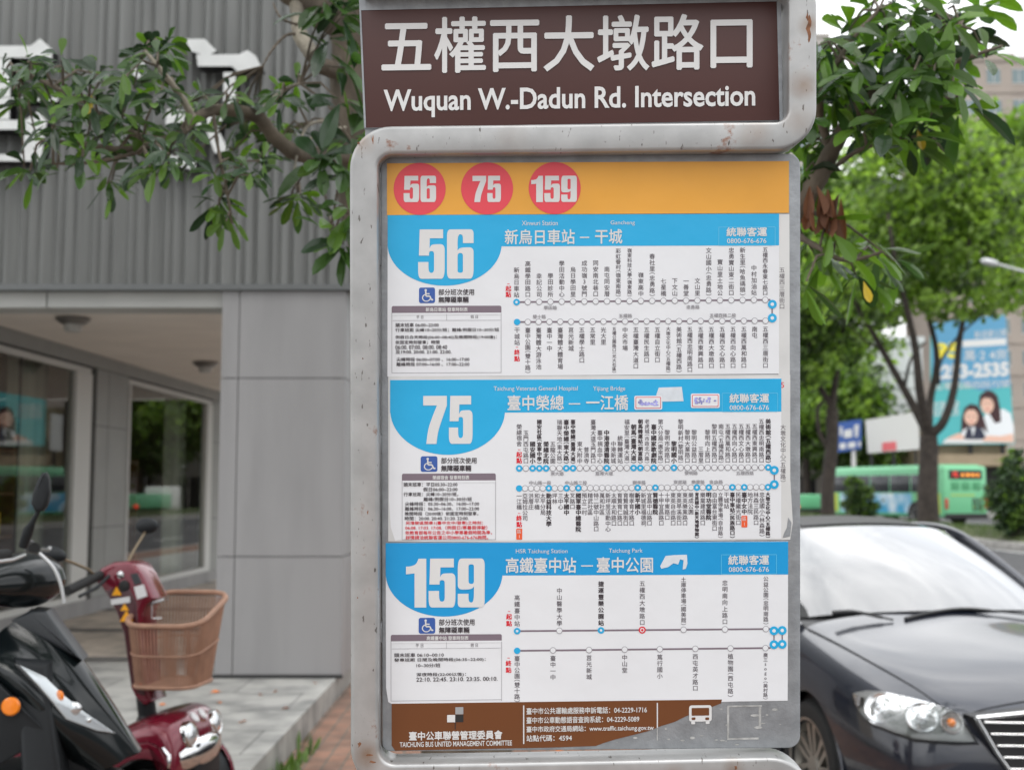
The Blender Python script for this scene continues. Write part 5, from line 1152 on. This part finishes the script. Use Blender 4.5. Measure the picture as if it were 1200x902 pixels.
RIGHT = [(1000, 40), (985, 60), (1020, 20), (1050, 8), (1080, 12), (1110, 18), (1125, 40), (1100, 50), (1060, 40), (1040, 60), (1010, 80), (980, 90), (965, 78), (1070, 80), (1100, 85), (1130, 75), (1150, 62), (1050, 100), (1020, 110), (990, 115), (1085, 110), (1112, 108), (1060, 132), (1040, 148), (1000, 150), (1088, 138), (1128, 128), (970, 150), (1072, 165), (1075, 55), (945, 130), (950, 170), (938, 205), (1005, 100), (1030, 135), (960, 110), (1140, 20), (1065, 20), (1035, 40), (955, 60), (1110, 65)]
for (a, b) in RIGHT:
    for j in range(2 if rnd.random() < .40 else 1): put(a + rnd.uniform(-9, 9), b + rnd.uniform(-8, 8), 2.9 + rnd.uniform(-.2, .3), [LF[0], LF[1], LF[1], LFR[0], LFR[0], LF[2], LF[2]], rnd.randint(7, 10), .105)
for (a, b) in [(950, 290), (962, 312), (1030, 300), (1048, 306), (972, 270), (945, 330), (1003, 322), (985, 292), (1020, 285), (945, 262)]:
    put(a, b, 2.95 + rnd.uniform(-.1, .3), [LF[2], LF[2], LF[1], LF[2]], rnd.randint(6, 9), .105, hang=rnd.random() < .6)
for k in range(16):
    p = at(rnd.uniform(945, 988), rnd.uniform(218, 250), 2.95); leaf(fol, p, Vector((rnd.uniform(-.3, .3), rnd.uniform(-.3, .3), -1)), rv(), rnd.uniform(.07, .11), .03, dead, 0, .4)
for a, b in ((1075, 152), (108, 112), (1012, 330), (945, 25), (937, 75)): leaf(fol, at(a, b, 2.9 if a > 500 else 3.1), Vector((rnd.uniform(-.3, .3), -.1, -1)), Vector((0, -1, 0)), .055, .022, yellow, 0)
# unseen crown above the frame, enlarged to shade the scooter and building
for k in range(850):
    a = rnd.uniform(0, 6.28); r_ = 3.6 * math.sqrt(rnd.random()); z_ = 4.0 + 2.6 * rnd.random() * (1 - .5 * (r_ / 3.6) ** 2); c = Vector((-1.3 + math.cos(a) * r_, 4.2 + math.sin(a) * r_ * .95, z_ + (.0 if rnd.random() < .8 else -.4)))
    d_ = c - EYE
    if d_.dot(FWD) > .3:
        u_ = 600 + FPX * d_.x / d_.dot(FWD); v_ = 451 - FPX * (d_.dot(UPV) / d_.dot(FWD))
        if v_ > -190 and -150 < u_ < 1350: continue
    rosette(fol, c, Vector((0, 0, 1)) + rv() * .5, 6, .17, [LF[0], LF[1], LF[1]])
for k in range(9):
    a = R(40 * k + 10); q0 = at(405, -200, 3.65); b_ = MB(); b_.tube(spline([tuple(q0 + Vector((0, 0, .1 * k))), (q0.x + math.cos(a) * 1.2 - .3, q0.y + math.sin(a) * 1.2, 4.7), (q0.x + math.cos(a) * 2.6 - .6, q0.y + math.sin(a) * 2.5, 5.2)], 12), [.05 - .0036 * i for i in range(13)], bark, 8); tpart(b_, 'branch')
fol.mi(bark); k_ = len(fol.v); fol.v += tw_.v; fol.f += [[k_ + i for i in q_] for q_ in tw_.f]; fol.m += [fol.mi(bark)] * len(tw_.f); tpart(fol, 'foliage', smooth=0)

# ================================================================== TREES ON THE MEDIAN AND BEYOND
LB = [leafmat('crown_mid_green', (.12, .20, .04), .5, .5), leafmat('crown_light_green', (.20, .30, .065), .55, .5), leafmat('crown_dark_green', (.055, .09, .026), .35, .5), leafmat('hedge_green', (.030, .062, .020), .2, .5)]
def card(mb, p, s_, m_):
    a = rv(); b = a.orthogonal().normalized(); c_ = a.cross(b); b *= s_; c_ *= s_ * .5
    mb.add([p - b, p + c_, p + b, p - c_], [(0, 1, 2, 3)], m_)
def crown(mb, blobs, n, s_, mats, per=26, flat=.8):
    tot = sum(b[1] ** 2 for b in blobs)
    for c, r_ in blobs:
        c = Vector(c)
        for k in range(max(2, int(n * r_ * r_ / tot / per))):
            d = rv(); q = c + Vector((d.x, d.y, d.z * flat)) * r_ * (rnd.random() ** .38); m_ = rnd.choice(mats); cr_ = r_ * rnd.uniform(.12, .26)
            for j in range(per): card(mb, q + Vector((rnd.gauss(0, 1), rnd.gauss(0, 1), rnd.gauss(0, .6))) * cr_, s_ * rnd.uniform(.6, 1.3), m_)
def bgtree(base, label, limbs, blobs, n, s_, mats, tr=.28, group='trees along the road'):
    r = empty('roadside_tree', base, label, 'tree', group=group); o = -Vector(base)
    t = MB()
    for pts, r0, r1 in limbs:
        s = spline([tuple(Vector(p) + o) for p in pts], 18); t.tube(s, [r0 + (r1 - r0) * (i / 18) ** .8 for i in range(19)], barkd, 10)
    t.build('trunk', r, 60)
    f_ = MB(); crown(f_, [(Vector(c) + o, q) for c, q in blobs], n, s_, mats); f_.build('crown', r, 0); return r
YA = 42
A = lambda u, v, dy=0: at(u, v, YA + dy)
def px2(r, Y): return r * Y / FPX
bA = at(1087, 575, YA); bA = Vector((bA.x, YA, .42)); fk = A(1088, 510)
bgtree(bA, 'tall median tree with a forked dark trunk in front of the green bus', [
    ([bA - Vector((0, 0, .2)), A(1087, 580), A(1088, 545), fk], .40, .30), ([fk, A(1070, 475, .5), A(1045, 430, .8), A(1020, 385, 1), A(1005, 360, 1), A(990, 330, 1)], .19, .06),
    ([fk, A(1078, 460, -.6), A(1073, 410, -1), A(1062, 360, -1.4), A(1050, 310, -1.6), A(1040, 250, -1.6)], .2, .06), ([fk, A(1090, 470, 1), A(1098, 420, 1.2), A(1088, 370, 1.4), A(1078, 320, 1.4), A(1085, 250, 1.4)], .16, .05),
    ([fk, A(1105, 495, -.4), A(1118, 455, -.6), A(1124, 400, -.8), A(1133, 345, -1), A(1135, 280, -1)], .19, .06), ([A(1100, 450, .5), A(1102, 425), A(1122, 395), A(1150, 370)], .06, .03), ([A(1060, 452, .6), A(1068, 420), A(1085, 400)], .07, .03),
    ([A(1035, 408, .9), A(1015, 400, .5), A(985, 370, .4)], .06, .02)],
    [(A(1085, 230), 2.6), (A(1040, 260, 1), 2.5), (A(1130, 240, -1), 2.6), (A(1165, 290), 2.2), (A(1010, 310, 1), 2.1), (A(1085, 165, .5), 1.7), (A(1125, 180, -1), 1.7), (A(1050, 190), 1.6), (A(1190, 340, .5), 1.5), (A(1000, 345, -1), 1.3), (A(1060, 340, -1), 1.5), (A(1105, 350), 1.3), (A(1150, 350, -1.5), 1.3), (A(1180, 230), 1.8), (A(1070, 300), 2.0)],
    12500, .17, [LB[0], LB[1], LB[1], LB[1], LB[2]])
YB = 55; B_ = lambda u, v, dy=0: at(u, v, YB + dy)
bB = at(970, 575, YB); bB = Vector((bB.x, YB, .42)); fB = B_(975, 478)
bgtree(bB, 'leaning median tree with dark crooked trunk next to the sign edge', [
    ([bB - Vector((0, 0, .2)), B_(970, 570), B_(975, 520), fB], .34, .27), ([fB, B_(962, 455), B_(950, 440), B_(948, 410), B_(945, 360)], .17, .07), ([fB, B_(980, 440), B_(988, 400), B_(985, 340)], .2, .07), ([B_(972, 530), B_(960, 505), B_(958, 480), B_(964, 470)], .11, .08)],
    [(B_(965, 350), 3.2), (B_(990, 390, 1), 2.6), (B_(940, 320), 3.2), (B_(1000, 330, 2), 2.6), (B_(975, 260), 3.0), (B_(930, 400, 1), 2.4), (B_(945, 430, -1), 1.4), (B_(1000, 220), 2.4)],
    13000, .22, [LB[0], LB[2], LB[2], LB[1]])
YC = 68; C_ = lambda u, v, dy=0: at(u, v, YC + dy)
bC = Vector((at(1230, 575, YC).x, YC, .42))
bgtree(bC, 'broad pale green tree farther along the median at the right edge', [([bC, C_(1228, 500), C_(1220, 420), C_(1200, 330), C_(1180, 250)], .35, .08), ([C_(1225, 440), C_(1240, 380), C_(1260, 300)], .2, .06)],
    [(C_(1185, 250), 3.8), (C_(1150, 230, 2), 3.2), (C_(1220, 220), 4.2), (C_(1160, 185), 2.8), (C_(1190, 165), 2.4), (C_(1230, 320), 3.6), (C_(1120, 260, 3), 3)], 11000, .27, [LB[1], LB[1], LB[0]])
YD = 90; D_ = lambda u, v, dy=0: at(u, v, YD + dy)
for lb_, u, v0, r_, pal in (('dense dark tree on the far pavement left of the blue sign', 985, 500, 4.0, [LB[0], LB[2]]), ('light green tree far off behind the sign edge', 945, 455, 5.0, [LB[1], LB[0]]), ('hazy green tree far off between the trunks', 1030, 290, 6.5, [LB[1], LB[0], LB[1]])):
    Yq = YD if u != 1030 else 110; base = Vector((at(u, 575, Yq).x, Yq, .15)); T_ = lambda a, b, d=0: at(a, b, Yq + d)
    bgtree(base, lb_, [([base, T_(u, (v0 + 580) / 2), T_(u + 4, v0)], .4, .12)], [(T_(u, v0), r_), (T_(u - 32, v0 + 18, 2), r_ * .8), (T_(u + 30, v0 + 20, -1), r_ * .75), (T_(u + 4, v0 - 34), r_ * .75)], 7000, .34, pal)
def bush(Y, u, vtop, vbot, hw, label, n, s_, pal, z0=.38):
    base = at(u, 575, Y); base = Vector((base.x, Y, z0)); r = empty('hedge_bush', base, label, 'bush'); H = at(u, vtop, Y).z - z0; w_ = px2(hw, Y)
    st = MB(); 
    for k in range(5): st.tube([(rnd.uniform(-.1, .1), rnd.uniform(-.1, .1), -.05), (rnd.uniform(-.3, .3) * w_, rnd.uniform(-.3, .3) * w_, H * .6)], [.05, .02], barkd, 6)
    st.build('stem', r)
    f_ = MB(); crown(f_, [(Vector((rnd.uniform(-.35, .35) * w_, rnd.uniform(-.3, .3) * w_, H * t)), w_ * k) for t, k in ((.18, .8), (.32, .85), (.5, .82), (.66, .68), (.82, .48), (.4, .9))], n, s_, pal, flat=.9); f_.build('foliage', r, 0)
bush(33, 1190, 518, 627, 26, 'large rounded dark green hedge bush on the median at the right edge', 9000, .07, [LB[3], LB[3], LB[0]])
bush(47, 1007, 552, 606, 17, 'small shrub on the median in front of the bus', 3500, .09, [LB[2], LB[3], LB[0]])

# ================================================================== BUSES
bgreen = mat('bus_green', rgb(116, 196, 146), .35, coat=.4); blime = mat('bus_lime', rgb(190, 205, 80), .4); bwin = mat('bus_window', (.03, .035, .04), .1, coat=.5); bdark = mat('bus_dark', (.02, .02, .02), .6)  # bus green is paled, putting the haze of distance into the colour
adm = mat('bus_advert_blue', rgb(60, 160, 200), .4, col2=rgb(225, 235, 240), scale=.9, ramp=(.42, .62)); redl = mat('tail_lamp_red', (.5, .02, .02), .3); ledr = mat('led_red', (.8, .05, .03), .5, emit=(1, .06, .03), estr=2.0); ledo = mat('led_orange', (.8, .3, .03), .5, emit=(1, .35, .05), estr=1.5)
whitep = mat('white_paint', (.72, .72, .70), .45)
def bus(loc, heading, Lb, label):
    r = empty('city_bus', loc, label, 'bus', heading); Wd, H = 2.5, 2.75; hw = Wd / 2
    b = MB(); b.box((Lb / 2, 0, .35 + (H - .35) / 2), (Lb, Wd, H - .35), bgreen, .12, seg=3); bo_ = b.build('body', r, 50)
    # roof rounding, rear face pieces
    t = MB(); t.box((Lb / 2, 0, H + .03), (Lb - .5, Wd - .4, .10), bgreen, .05); t.build('roof_cap', r)
    for s in (-1, 1):
        w_ = MB(); n = 5; seg = (Lb - 1.4) / n
        for k in range(n): w_.box((.8 + seg * (k + .5), s * (hw + .004), 1.95), (seg - .08, .03, .85), bwin, .012)
        w_.build('side_windows', r)
        a = MB(); a.box((Lb * .56, s * (hw + .002), 1.0), (Lb * .62, .02, .95), adm); a.build('side_advert', r)
        a = MB(); a.box((Lb * .12, s * (hw + .002), 1.0), (Lb * .18, .02, .95), blime); a.box((Lb * .94, s * (hw + .002), 1.0), (Lb * .09, .02, .95), blime); a.build('lime_panel', r)
        for x in (2.0, Lb - 2.2):
            q = MB(); q.lathe([(.62, 0), (.60, .03), (0, .03)], (x, s * (hw - .01), .5), (0, s, 0), bdark, 24); q.build('wheel_arch', r)
            q = MB(); wheel(q, None, (x, s * (hw - .12), .48), .48, .28, (0, 1, 0)); qo = q.build('wheel', r); q = MB(); q.lathe([(0, .0), (.20, .0), (.31, .05), (.32, .02)], (x, s * (hw - .02), .48), (0, s, 0), alloy, 20); q.build('rim', qo)
    e = MB(); e.box((-.004, 0, 2.35), (.03, 1.9, .42), bdark, .01); pan = e.build('display_panel', r)
    e = MB(); V, F = txt('75'); k = .33
    e.add([Vector((-.022, .78 - v[0] * k, 2.24 + v[1] * k)) for v in V], F, ledr); e.build('route_number', pan, 0)
    e = MB()
    for y, w_ in ((.18, .16), (-.12, .22), (-.42, .2), (-.7, .16)): e.box((-.022, y, 2.34), (.006, w_, .12), ledo)
    e.build('display_text', pan)
    for y in (-.62, 0, .62):
        e = MB(); e.box((-.004, y, 1.82), (.03, .46, .36), mat('vent_green', rgb(60, 140, 92), .6), .01)
        for j in range(5): e.box((-.022, y, 1.69 + j * .065), (.014, .42, .02), bgreen)
        e.build('vent', r)
    e = MB(); e.box((-.004, -.65, .95), (.03, .6, .6), bdark, .01)
    for j in range(7): e.box((-.024, -.65, .70 + j * .08), (.014, .56, .025), bgreen)
    e.build('engine_grille', r)
    e = MB(); e.box((-.006, .2, 1.40), (.02, 1.4, .05), blime); e.build('rear_stripe', r)
    for s in (-1, 1): e = MB(); e.box((-.01, s * 1.14, 1.0), (.05, .16, .5), redl, .015); e.build('tail_light', r)
    e = MB(); e.box((.02, 0, .42), (.12, Wd - .06, .26), bdark, .03); e.build('bumper', r)
    e = MB(); e.box((Lb - .004, 0, 1.75), (.03, 2.2, 1.5), bwin, .012); e.build('windscreen', r)
    return r
hb = R(90 + 20); bp_ = at(1157, 575, 56); hv = Vector((math.cos(hb), math.sin(hb), 0)); lf_ = Vector((-hv.y, hv.x, 0)); pos = Vector((bp_.x, 56, 0)) + lf_ * 1.25
bus(pos, hb, 9.2, 'green city bus with blue advert and red rear display beyond the forked tree')
# small lorry at the far left with red tail lights
lo_ = empty('green_lorry', (at(951, 575, 66).x, 66, 0), 'green and white lorry seen from behind at the sign edge', 'lorry', R(100))
e = MB(); e.box((2.0, 0, 1.0), (3.6, 1.9, .8), bgreen, .06); e.build('cargo_bed', lo_); e = MB(); e.box((4.4, 0, 1.1), (1.2, 1.8, 1.5), whitep, .15); e.build('cab', lo_); e = MB(); e.box((2.4, 0, .5), (4.6, 1.6, .16), bdark, .02); e.build('chassis', lo_)
for s in (-1, 1):
    e = MB(); e.box((.18, s * .8, .72), (.05, .26, .18), ledr, .01); e.build('tail_light', lo_)
    for x in (.9, 4.3): e = MB(); wheel(e, None, (x, s * .8, .36), .36, .22, (0, 1, 0)); e.build('wheel', lo_)
# scooters parked along the far pavement: copies of a small scooter
for i, (u, Y, a, lb_) in enumerate(((974, 72, 70, 'distant dark scooter parked beside the lorry'), (982, 74, 100, 'distant dark scooter parked just left of the bus front'))):
    q = dup(sco, Vector((at(u, 575, Y).x, Y, 0)), R(a), lb_); q['group'] = 'scooters parked across the road'

# ================================================================== BUILDINGS ACROSS THE ROAD
beige = mat('beige_render', (.36, .31, .27), .85, var=.08, scale=.3); beige2 = mat('pale_render', (.45, .42, .39), .85, var=.06, scale=.3); winm = mat('distant_window', (.16, .22, .23), .15, coat=.6); winf = mat('window_trim', (.55, .53, .5), .6)
wallw = mat('white_sheet_wall', (.62, .63, .63), .6, var=.05, scale=.6); shut = mat('roller_shutter', (.36, .33, .28), .6, var=.1, scale=1, stretch=(.2, .2, 12)); tilered = mat('brown_band', (.34, .27, .18), .7, var=.1, scale=1); darki = mat('dark_opening', (.03, .03, .03), .9)
def building(name, u0, u1, vtop, Y, depth, m_, label, floors, cols, win=True, vbot=None, ww=.55, wh=.5, roof=True, ang=0):
    x0 = at(u0, 575, Y).x; x1 = at(u1, 575, Y).x; H = at((u0 + u1) / 2, vtop, Y).z; z0 = .15
    r = empty(name, ((x0 + x1) / 2, Y, z0), label, 'building', R(ang)); w_ = x1 - x0; b = MB(); b.b2((-w_ / 2, 0, 0), (w_ / 2, depth, H - z0), m_); b.build('wall', r, 0)
    if roof:
        q = MB(); q.b2((-w_ / 2 - .15, -.15, H - z0), (w_ / 2 + .15, depth + .15, H - z0 + .5), m_); q.build('parapet', r, 0)
        q = MB(); q.b2((-w_ * .2, depth * .3, H - z0 + .5), (w_ * .15, depth * .6, H - z0 + 3.2), m_); q.build('stair_head', r, 0)
    if win:
        fh = (H - z0) / floors; cw = w_ / cols
        for f_ in range(1, floors):
            q = MB(); q.b2((-w_ / 2 - .05, -.10, f_ * fh - .15), (w_ / 2 + .05, -.005, f_ * fh + .05), m_); q.build('floor_band', r, 0)
            for c_ in range(cols):
                cx = -w_ / 2 + cw * (c_ + .5); ff = MB(); zc = (f_ + .5) * fh
                ff.b2((cx - cw * ww / 2, -.06, zc - fh * wh / 2), (cx + cw * ww / 2, -.004, zc - fh * wh / 2 + .12), winf); ff.b2((cx - cw * ww / 2, -.06, zc + fh * wh / 2 - .08), (cx + cw * ww / 2, -.004, zc + fh * wh / 2), winf)
                ff.b2((cx - .04, -.05, zc - fh * wh / 2 + .12), (cx + .04, -.004, zc + fh * wh / 2 - .08), winf); fo_ = ff.build('window', r, 0)
                pn = MB(); pn.b2((cx - cw * ww / 2 + .02, -.03, zc - fh * wh / 2 + .12), (cx + cw * ww / 2 - .02, -.003, zc + fh * wh / 2 - .08), winm); pn.build('pane', fo_, 0)
    return r
building('apartment_building', 1136, 1290, 72, 135, 20, beige, 'tall beige apartment building with balconied windows at the upper right', 14, 5)
building('apartment_building', 900, 984, 44, 150, 18, beige2, 'pale apartment building mostly behind the sign and leaves', 15, 4)
building('shop_block', 1085, 1182, 522, 84, 14, tilered, 'low shop block with brown band below the big billboard', 1, 1, win=False)
q = bpy.data.objects['shop_block']; x0 = at(1085, 575, 84).x; x1 = at(1182, 575, 84).x; w_ = x1 - x0
e = MB(); e.b2((-w_ / 2 + .3, -.05, 0), (w_ / 2 - .3, -.004, 3.1), darki); e.build('garage_opening', q, 0)
for k in (-.42, .05, .44): e = MB(); e.b2((w_ * k - .2, -.4, 0), (w_ * k + .2, -.055, 3.2), tilered); e.build('pillar', q, 0)
e = MB(); e.b2((-w_ / 2 - .2, -.9, 3.2), (w_ / 2 + .2, -.005, 4.0), tilered); e.build('canopy', q, 0)
building('shop_block', 1004, 1086, 402, 92, 16, wallw, 'white sheet clad block standing between the two median trees', 1, 1, win=False)
q = bpy.data.objects['shop_block.001']
x0 = at(1004, 575, 92).x; x1 = at(1086, 575, 92).x; w_ = x1 - x0
for k in range(5): e = MB(); e.b2((-w_ / 2, -.06, 5.6 + k * 1.25), (w_ / 2, -.004, 5.72 + k * 1.25), mat('sheet_joint', (.40, .41, .41), .6)); e.build('sheet_joint', q, 0)
for k in range(4): e = MB(); e.b2((-w_ / 2 + w_ * (k + .06) / 4, -.06, 0), (-w_ / 2 + w_ * (k + .9) / 4, -.004, 3.6), shut); e.build('roller_shutter', q, 0)
for k in range(5): e = MB(); e.b2((-w_ / 2 + w_ * k / 4 - .15, -.12, 0), (-w_ / 2 + w_ * k / 4 + .15, -.065, 4.2), tilered); e.build('pillar', q, 0)
building('shop_block', 915, 1000, 520, 96, 10, beige2, 'low shop row with a white awning at the left of the blue sign', 1, 1, win=False)
q = bpy.data.objects['shop_block.002']; x0 = at(915, 575, 96).x; w_ = at(1000, 575, 96).x - x0
for k in range(4): e = MB(); e.b2((-w_ / 2 + w_ * (k + .08) / 4, -.05, 0), (-w_ / 2 + w_ * (k + .92) / 4, -.004, 2.6), darki if k != 2 else shut); e.build('shopfront', q, 0)
e = MB(); xa, xb = at(941, 575, 96).x - q.location.x, at(963, 575, 96).x - q.location.x; e.prism([(xa, -.01, 4.3), (xa, -1.5, 3.5), (xa, -1.5, 3.3), (xa, -.01, 3.3)], (xb - xa, 0, 0), whitep); e.build('awning', q, 0)
building('apartment_building', 890, 958, 452, 120, 14, mat('grey_render', (.22, .22, .22), .85, var=.1, scale=.3), 'dim grey building far off behind the low shop row', 4, 4)

# billboard with portrait of an adult and a child
bbt = mat('billboard_teal', rgb(84, 184, 188), .5); bbb = mat('billboard_blue', rgb(96, 160, 198), .5); yel2 = mat('billboard_yellow', rgb(240, 225, 70), .5); skin = mat('print_skin', rgb(232, 190, 170), .6); hairm = mat('print_hair', rgb(62, 34, 38), .6); shirtm = mat('print_shirt', rgb(232, 236, 240), .6); vest = mat('print_vest', rgb(40, 44, 66), .6)
bbw = mat('billboard_white', (.75, .75, .75), .5); bbn = mat('billboard_navy', rgb(40, 90, 140), .5); lip = mat('print_lip', rgb(190, 90, 90), .6)
YBB = 83.0
bb = empty('billboard', at(1138, 523, YBB), 'large teal billboard with phone number and portrait of a woman and child', 'billboard')
def bbp(u, v, d=0): return at(u, v, YBB - d) - Vector(bb.location)
e = MB(); e.prism([bbp(1092, 379), bbp(1178, 368), bbp(1189, 520), bbp(1092, 521)], (0, .35, 0), bbt); bpan = e.build('panel', bb, 0)
e = MB(); e.add([bbp(a, b, .012) for a, b in ((1092, 379), (1178, 368), (1184, 452), (1150, 458), (1120, 446), (1092, 449))], [(5, 4, 3, 2, 1, 0)], bbb); e.build('blue_field', bpan, 0)
def bbtext(mb, body, u0, v0, u1, v1, m_, sk_=-.06, d=.03, off=0):
    vs, fs = txt(body, off); xa = min(p[0] for p in vs); xb = max(p[0] for p in vs); ya = min(p[1] for p in vs); yb = max(p[1] for p in vs)
    mb.add([bbp(u0 + (p[0] - xa) / (xb - xa) * (u1 - u0), v0 + (yb - p[1]) / (yb - ya) * (v1 - v0) + sk_ * (p[0] - xa) / (xb - xa) * (u1 - u0), d) for p in vs], fs, m_)
e = MB()
bbtext(e, '2253-2535', 1093, 428, 1182, 445, bbw, -.05, off=.05); bbtext(e, '95', 1094, 402, 1126, 421, yel2, -.04, off=.05); bbtext(e, '萬·2 4房', 1130, 410, 1180, 423, bbw, -.03, off=0); bbtext(e, '五權西路四段72號', 1095, 448, 1183, 457, bbw, -.04)
bbtext(e, '新成屋公開', 1142, 388, 1179, 397, bbw, -.08); bbtext(e, '店面住家', 1093, 470, 1124, 488, bbw, -.03)
e.add([bbp(a, b, .02) for a, b in ((1128, 399), (1179, 396), (1179, 404), (1128, 407))], [(3, 2, 1, 0)], bbw); e.build('lettering', bpan, 0)
def disc(mb, u, v, ru, rv_, m_, d, n=24): mb.add([bbp(u + ru * math.cos(2 * math.pi * i / n), v + rv_ * math.sin(2 * math.pi * i / n), d) for i in range(n)], [tuple(reversed(range(n)))], m_)
def poly(mb, pts, m_, d): mb.add([bbp(a, b, d) for a, b in pts], [tuple(range(len(pts)))], m_)
e = MB()
poly(e, [(1147, 519), (1149, 496), (1155, 485), (1164, 480), (1176, 479), (1184, 484), (1188, 500), (1188, 519)], shirtm, .02)
poly(e, [(1147, 474), (1148, 463), (1156, 457), (1163, 458), (1169, 464), (1172, 478), (1173, 494), (1166, 496), (1160, 486)], hairm, .024)
disc(e, 1157, 474, 7.5, 10.5, skin, .03); poly(e, [(1148, 470), (1150, 463), (1157, 461), (1164, 465), (1166, 474), (1161, 467), (1154, 466)], hairm, .034)
disc(e, 1154.3, 472, 1.1, .8, hairm, .038, 10); disc(e, 1160.3, 472.4, 1.1, .8, hairm, .038, 10); disc(e, 1157, 479.6, 2.2, .8, lip, .038, 12)
poly(e, [(1126, 510), (1127, 490), (1130, 478), (1137, 473), (1146, 475), (1151, 484), (1156, 500), (1158, 510)], hairm, .04)
poly(e, [(1124, 516), (1128, 504), (1136, 500), (1150, 501), (1158, 508), (1160, 516)], shirtm, .044); poly(e, [(1129, 516), (1133, 502), (1138, 500), (1140, 512), (1143, 500), (1150, 501), (1156, 514)], vest, .048)
disc(e, 1138, 488, 8, 10, skin, .052); poly(e, [(1129, 487), (1131, 478), (1138, 475), (1145, 478), (1147, 487), (1142, 480), (1134, 480)], hairm, .056)
disc(e, 1135, 487.5, 1.1, .9, hairm, .06, 10); disc(e, 1141.4, 487.8, 1.1, .9, hairm, .06, 10); disc(e, 1138, 494.2, 2.0, .8, lip, .06, 12)
poly(e, [(1110, 513), (1124, 507), (1130, 511), (1128, 516), (1112, 517)], skin, .05); poly(e, [(1150, 517), (1157, 510), (1172, 511), (1187, 508), (1188, 518)], skin, .056)
poly(e, [(1104, 519.5), (1108, 514), (1150, 515), (1152, 519.5)], bbw, .062); e.build('portrait', bpan, 0)
for u in (1100, 1140, 1178): e = MB(); p = bbp(u, 521); e.b2((p.x - .12, .36, -4.9), (p.x + .12, .6, p.z + .2), dark_m); e.build('support_post', bb)
# white hoarding and blue sign
ho_ = empty('white_hoarding', at(1048, 575, 80) * 1.0, 'plain white hoarding with a red printed strip at its bottom', 'hoarding'); ho_.location.z = .15; hl = Vector(ho_.location)
e = MB(); e.prism([at(1015, 492, 80) - hl, at(1076, 482, 80) - hl, at(1078, 526, 80) - hl, at(1018, 531, 80) - hl], (0, .25, 0), whitep); hp_ = e.build('panel', ho_, 0)
e = MB(); e.prism([at(1034, 518.5, 79.95) - hl, at(1050, 517, 79.95) - hl, at(1050.5, 527, 79.95) - hl, at(1034, 528.5, 79.95) - hl], (0, .03, 0), mat('pink_print', rgb(226, 110, 116), .5)); e.build('printed_strip', hp_, 0)
for u in (1022, 1048, 1074): e = MB(); p = at(u, 530, 80.2) - hl; e.b2((p.x - .08, p.y + .1, 0), (p.x + .08, p.y + .25, p.z + 1.5), dark_m); e.build('support_post', ho_)
bs = empty('blue_shop_sign', (at(1002, 575, 78).x, 78, .15), 'blue shop sign board with white blocks on a post', 'sign'); bl_ = Vector(bs.location)
sb_ = mat('sign_blue', rgb(62, 98, 170), .5)
def bsp(u, v, d=0): return at(u, v, 78 - d) - bl_
e = MB(); e.prism([bsp(980.5, 495), bsp(1010, 491), bsp(1009, 526), bsp(982, 530)], (0, .3, 0), sb_); po_ = e.build('panel', bs, 0)
e = MB()
for pts in (((989, 504), (998.5, 502.5), (998.5, 512), (989, 513)), ((1001, 498), (1006.5, 497), (1005, 512), (1002, 512)), ((984, 500), (987, 499.6), (987, 510), (984, 510.5)), ((984, 519.5), (991, 518.6), (991, 525.4), (984, 526)), ((994, 518.2), (1002.5, 517.2), (1002.5, 524), (994, 525)), ((1006, 517), (1008.6, 516.7), (1008.6, 523), (1006, 523.4))): e.prism([bsp(a, b, .04) for a, b in pts], (0, .03, 0), bbw)
e.build('lettering', po_, 0)
e = MB(); p = bsp(1001, 527); e.tube([(p.x, .2, 0), (p.x, .2, p.z + .3)], .14, whitep, 12); e.build('post', bs)
# street lamp arm at the right edge
sl = empty('street_lamp', (at(1260, 575, 38).x, 38, .42), 'pale street lamp arm reaching in from the right edge', 'street lamp'); ll = Vector(sl.location); lampm = mat('lamp_grey', (.55, .56, .56), .4, metal=.3)
e = MB(); e.tube([(0, 0, 0), (0, 0, 5), at(1258, 345, 38) - ll, at(1235, 328, 38) - ll, at(1170, 310, 38) - ll], [.10, .08, .06, .05, .045], lampm, 12); e.build('pole', sl, 60)
e = MB(); c0, c1 = at(1170, 310, 38) - ll, at(1149, 305, 38) - ll; dx = (c1 - c0).normalized(); e.tube([c0, c0 + dx * .08, c0 + dx * .25, c1 - dx * .1, c1], [.05, .10, .13, .11, .03], lampm, 12); e.build('lamp_head', sl, 60)
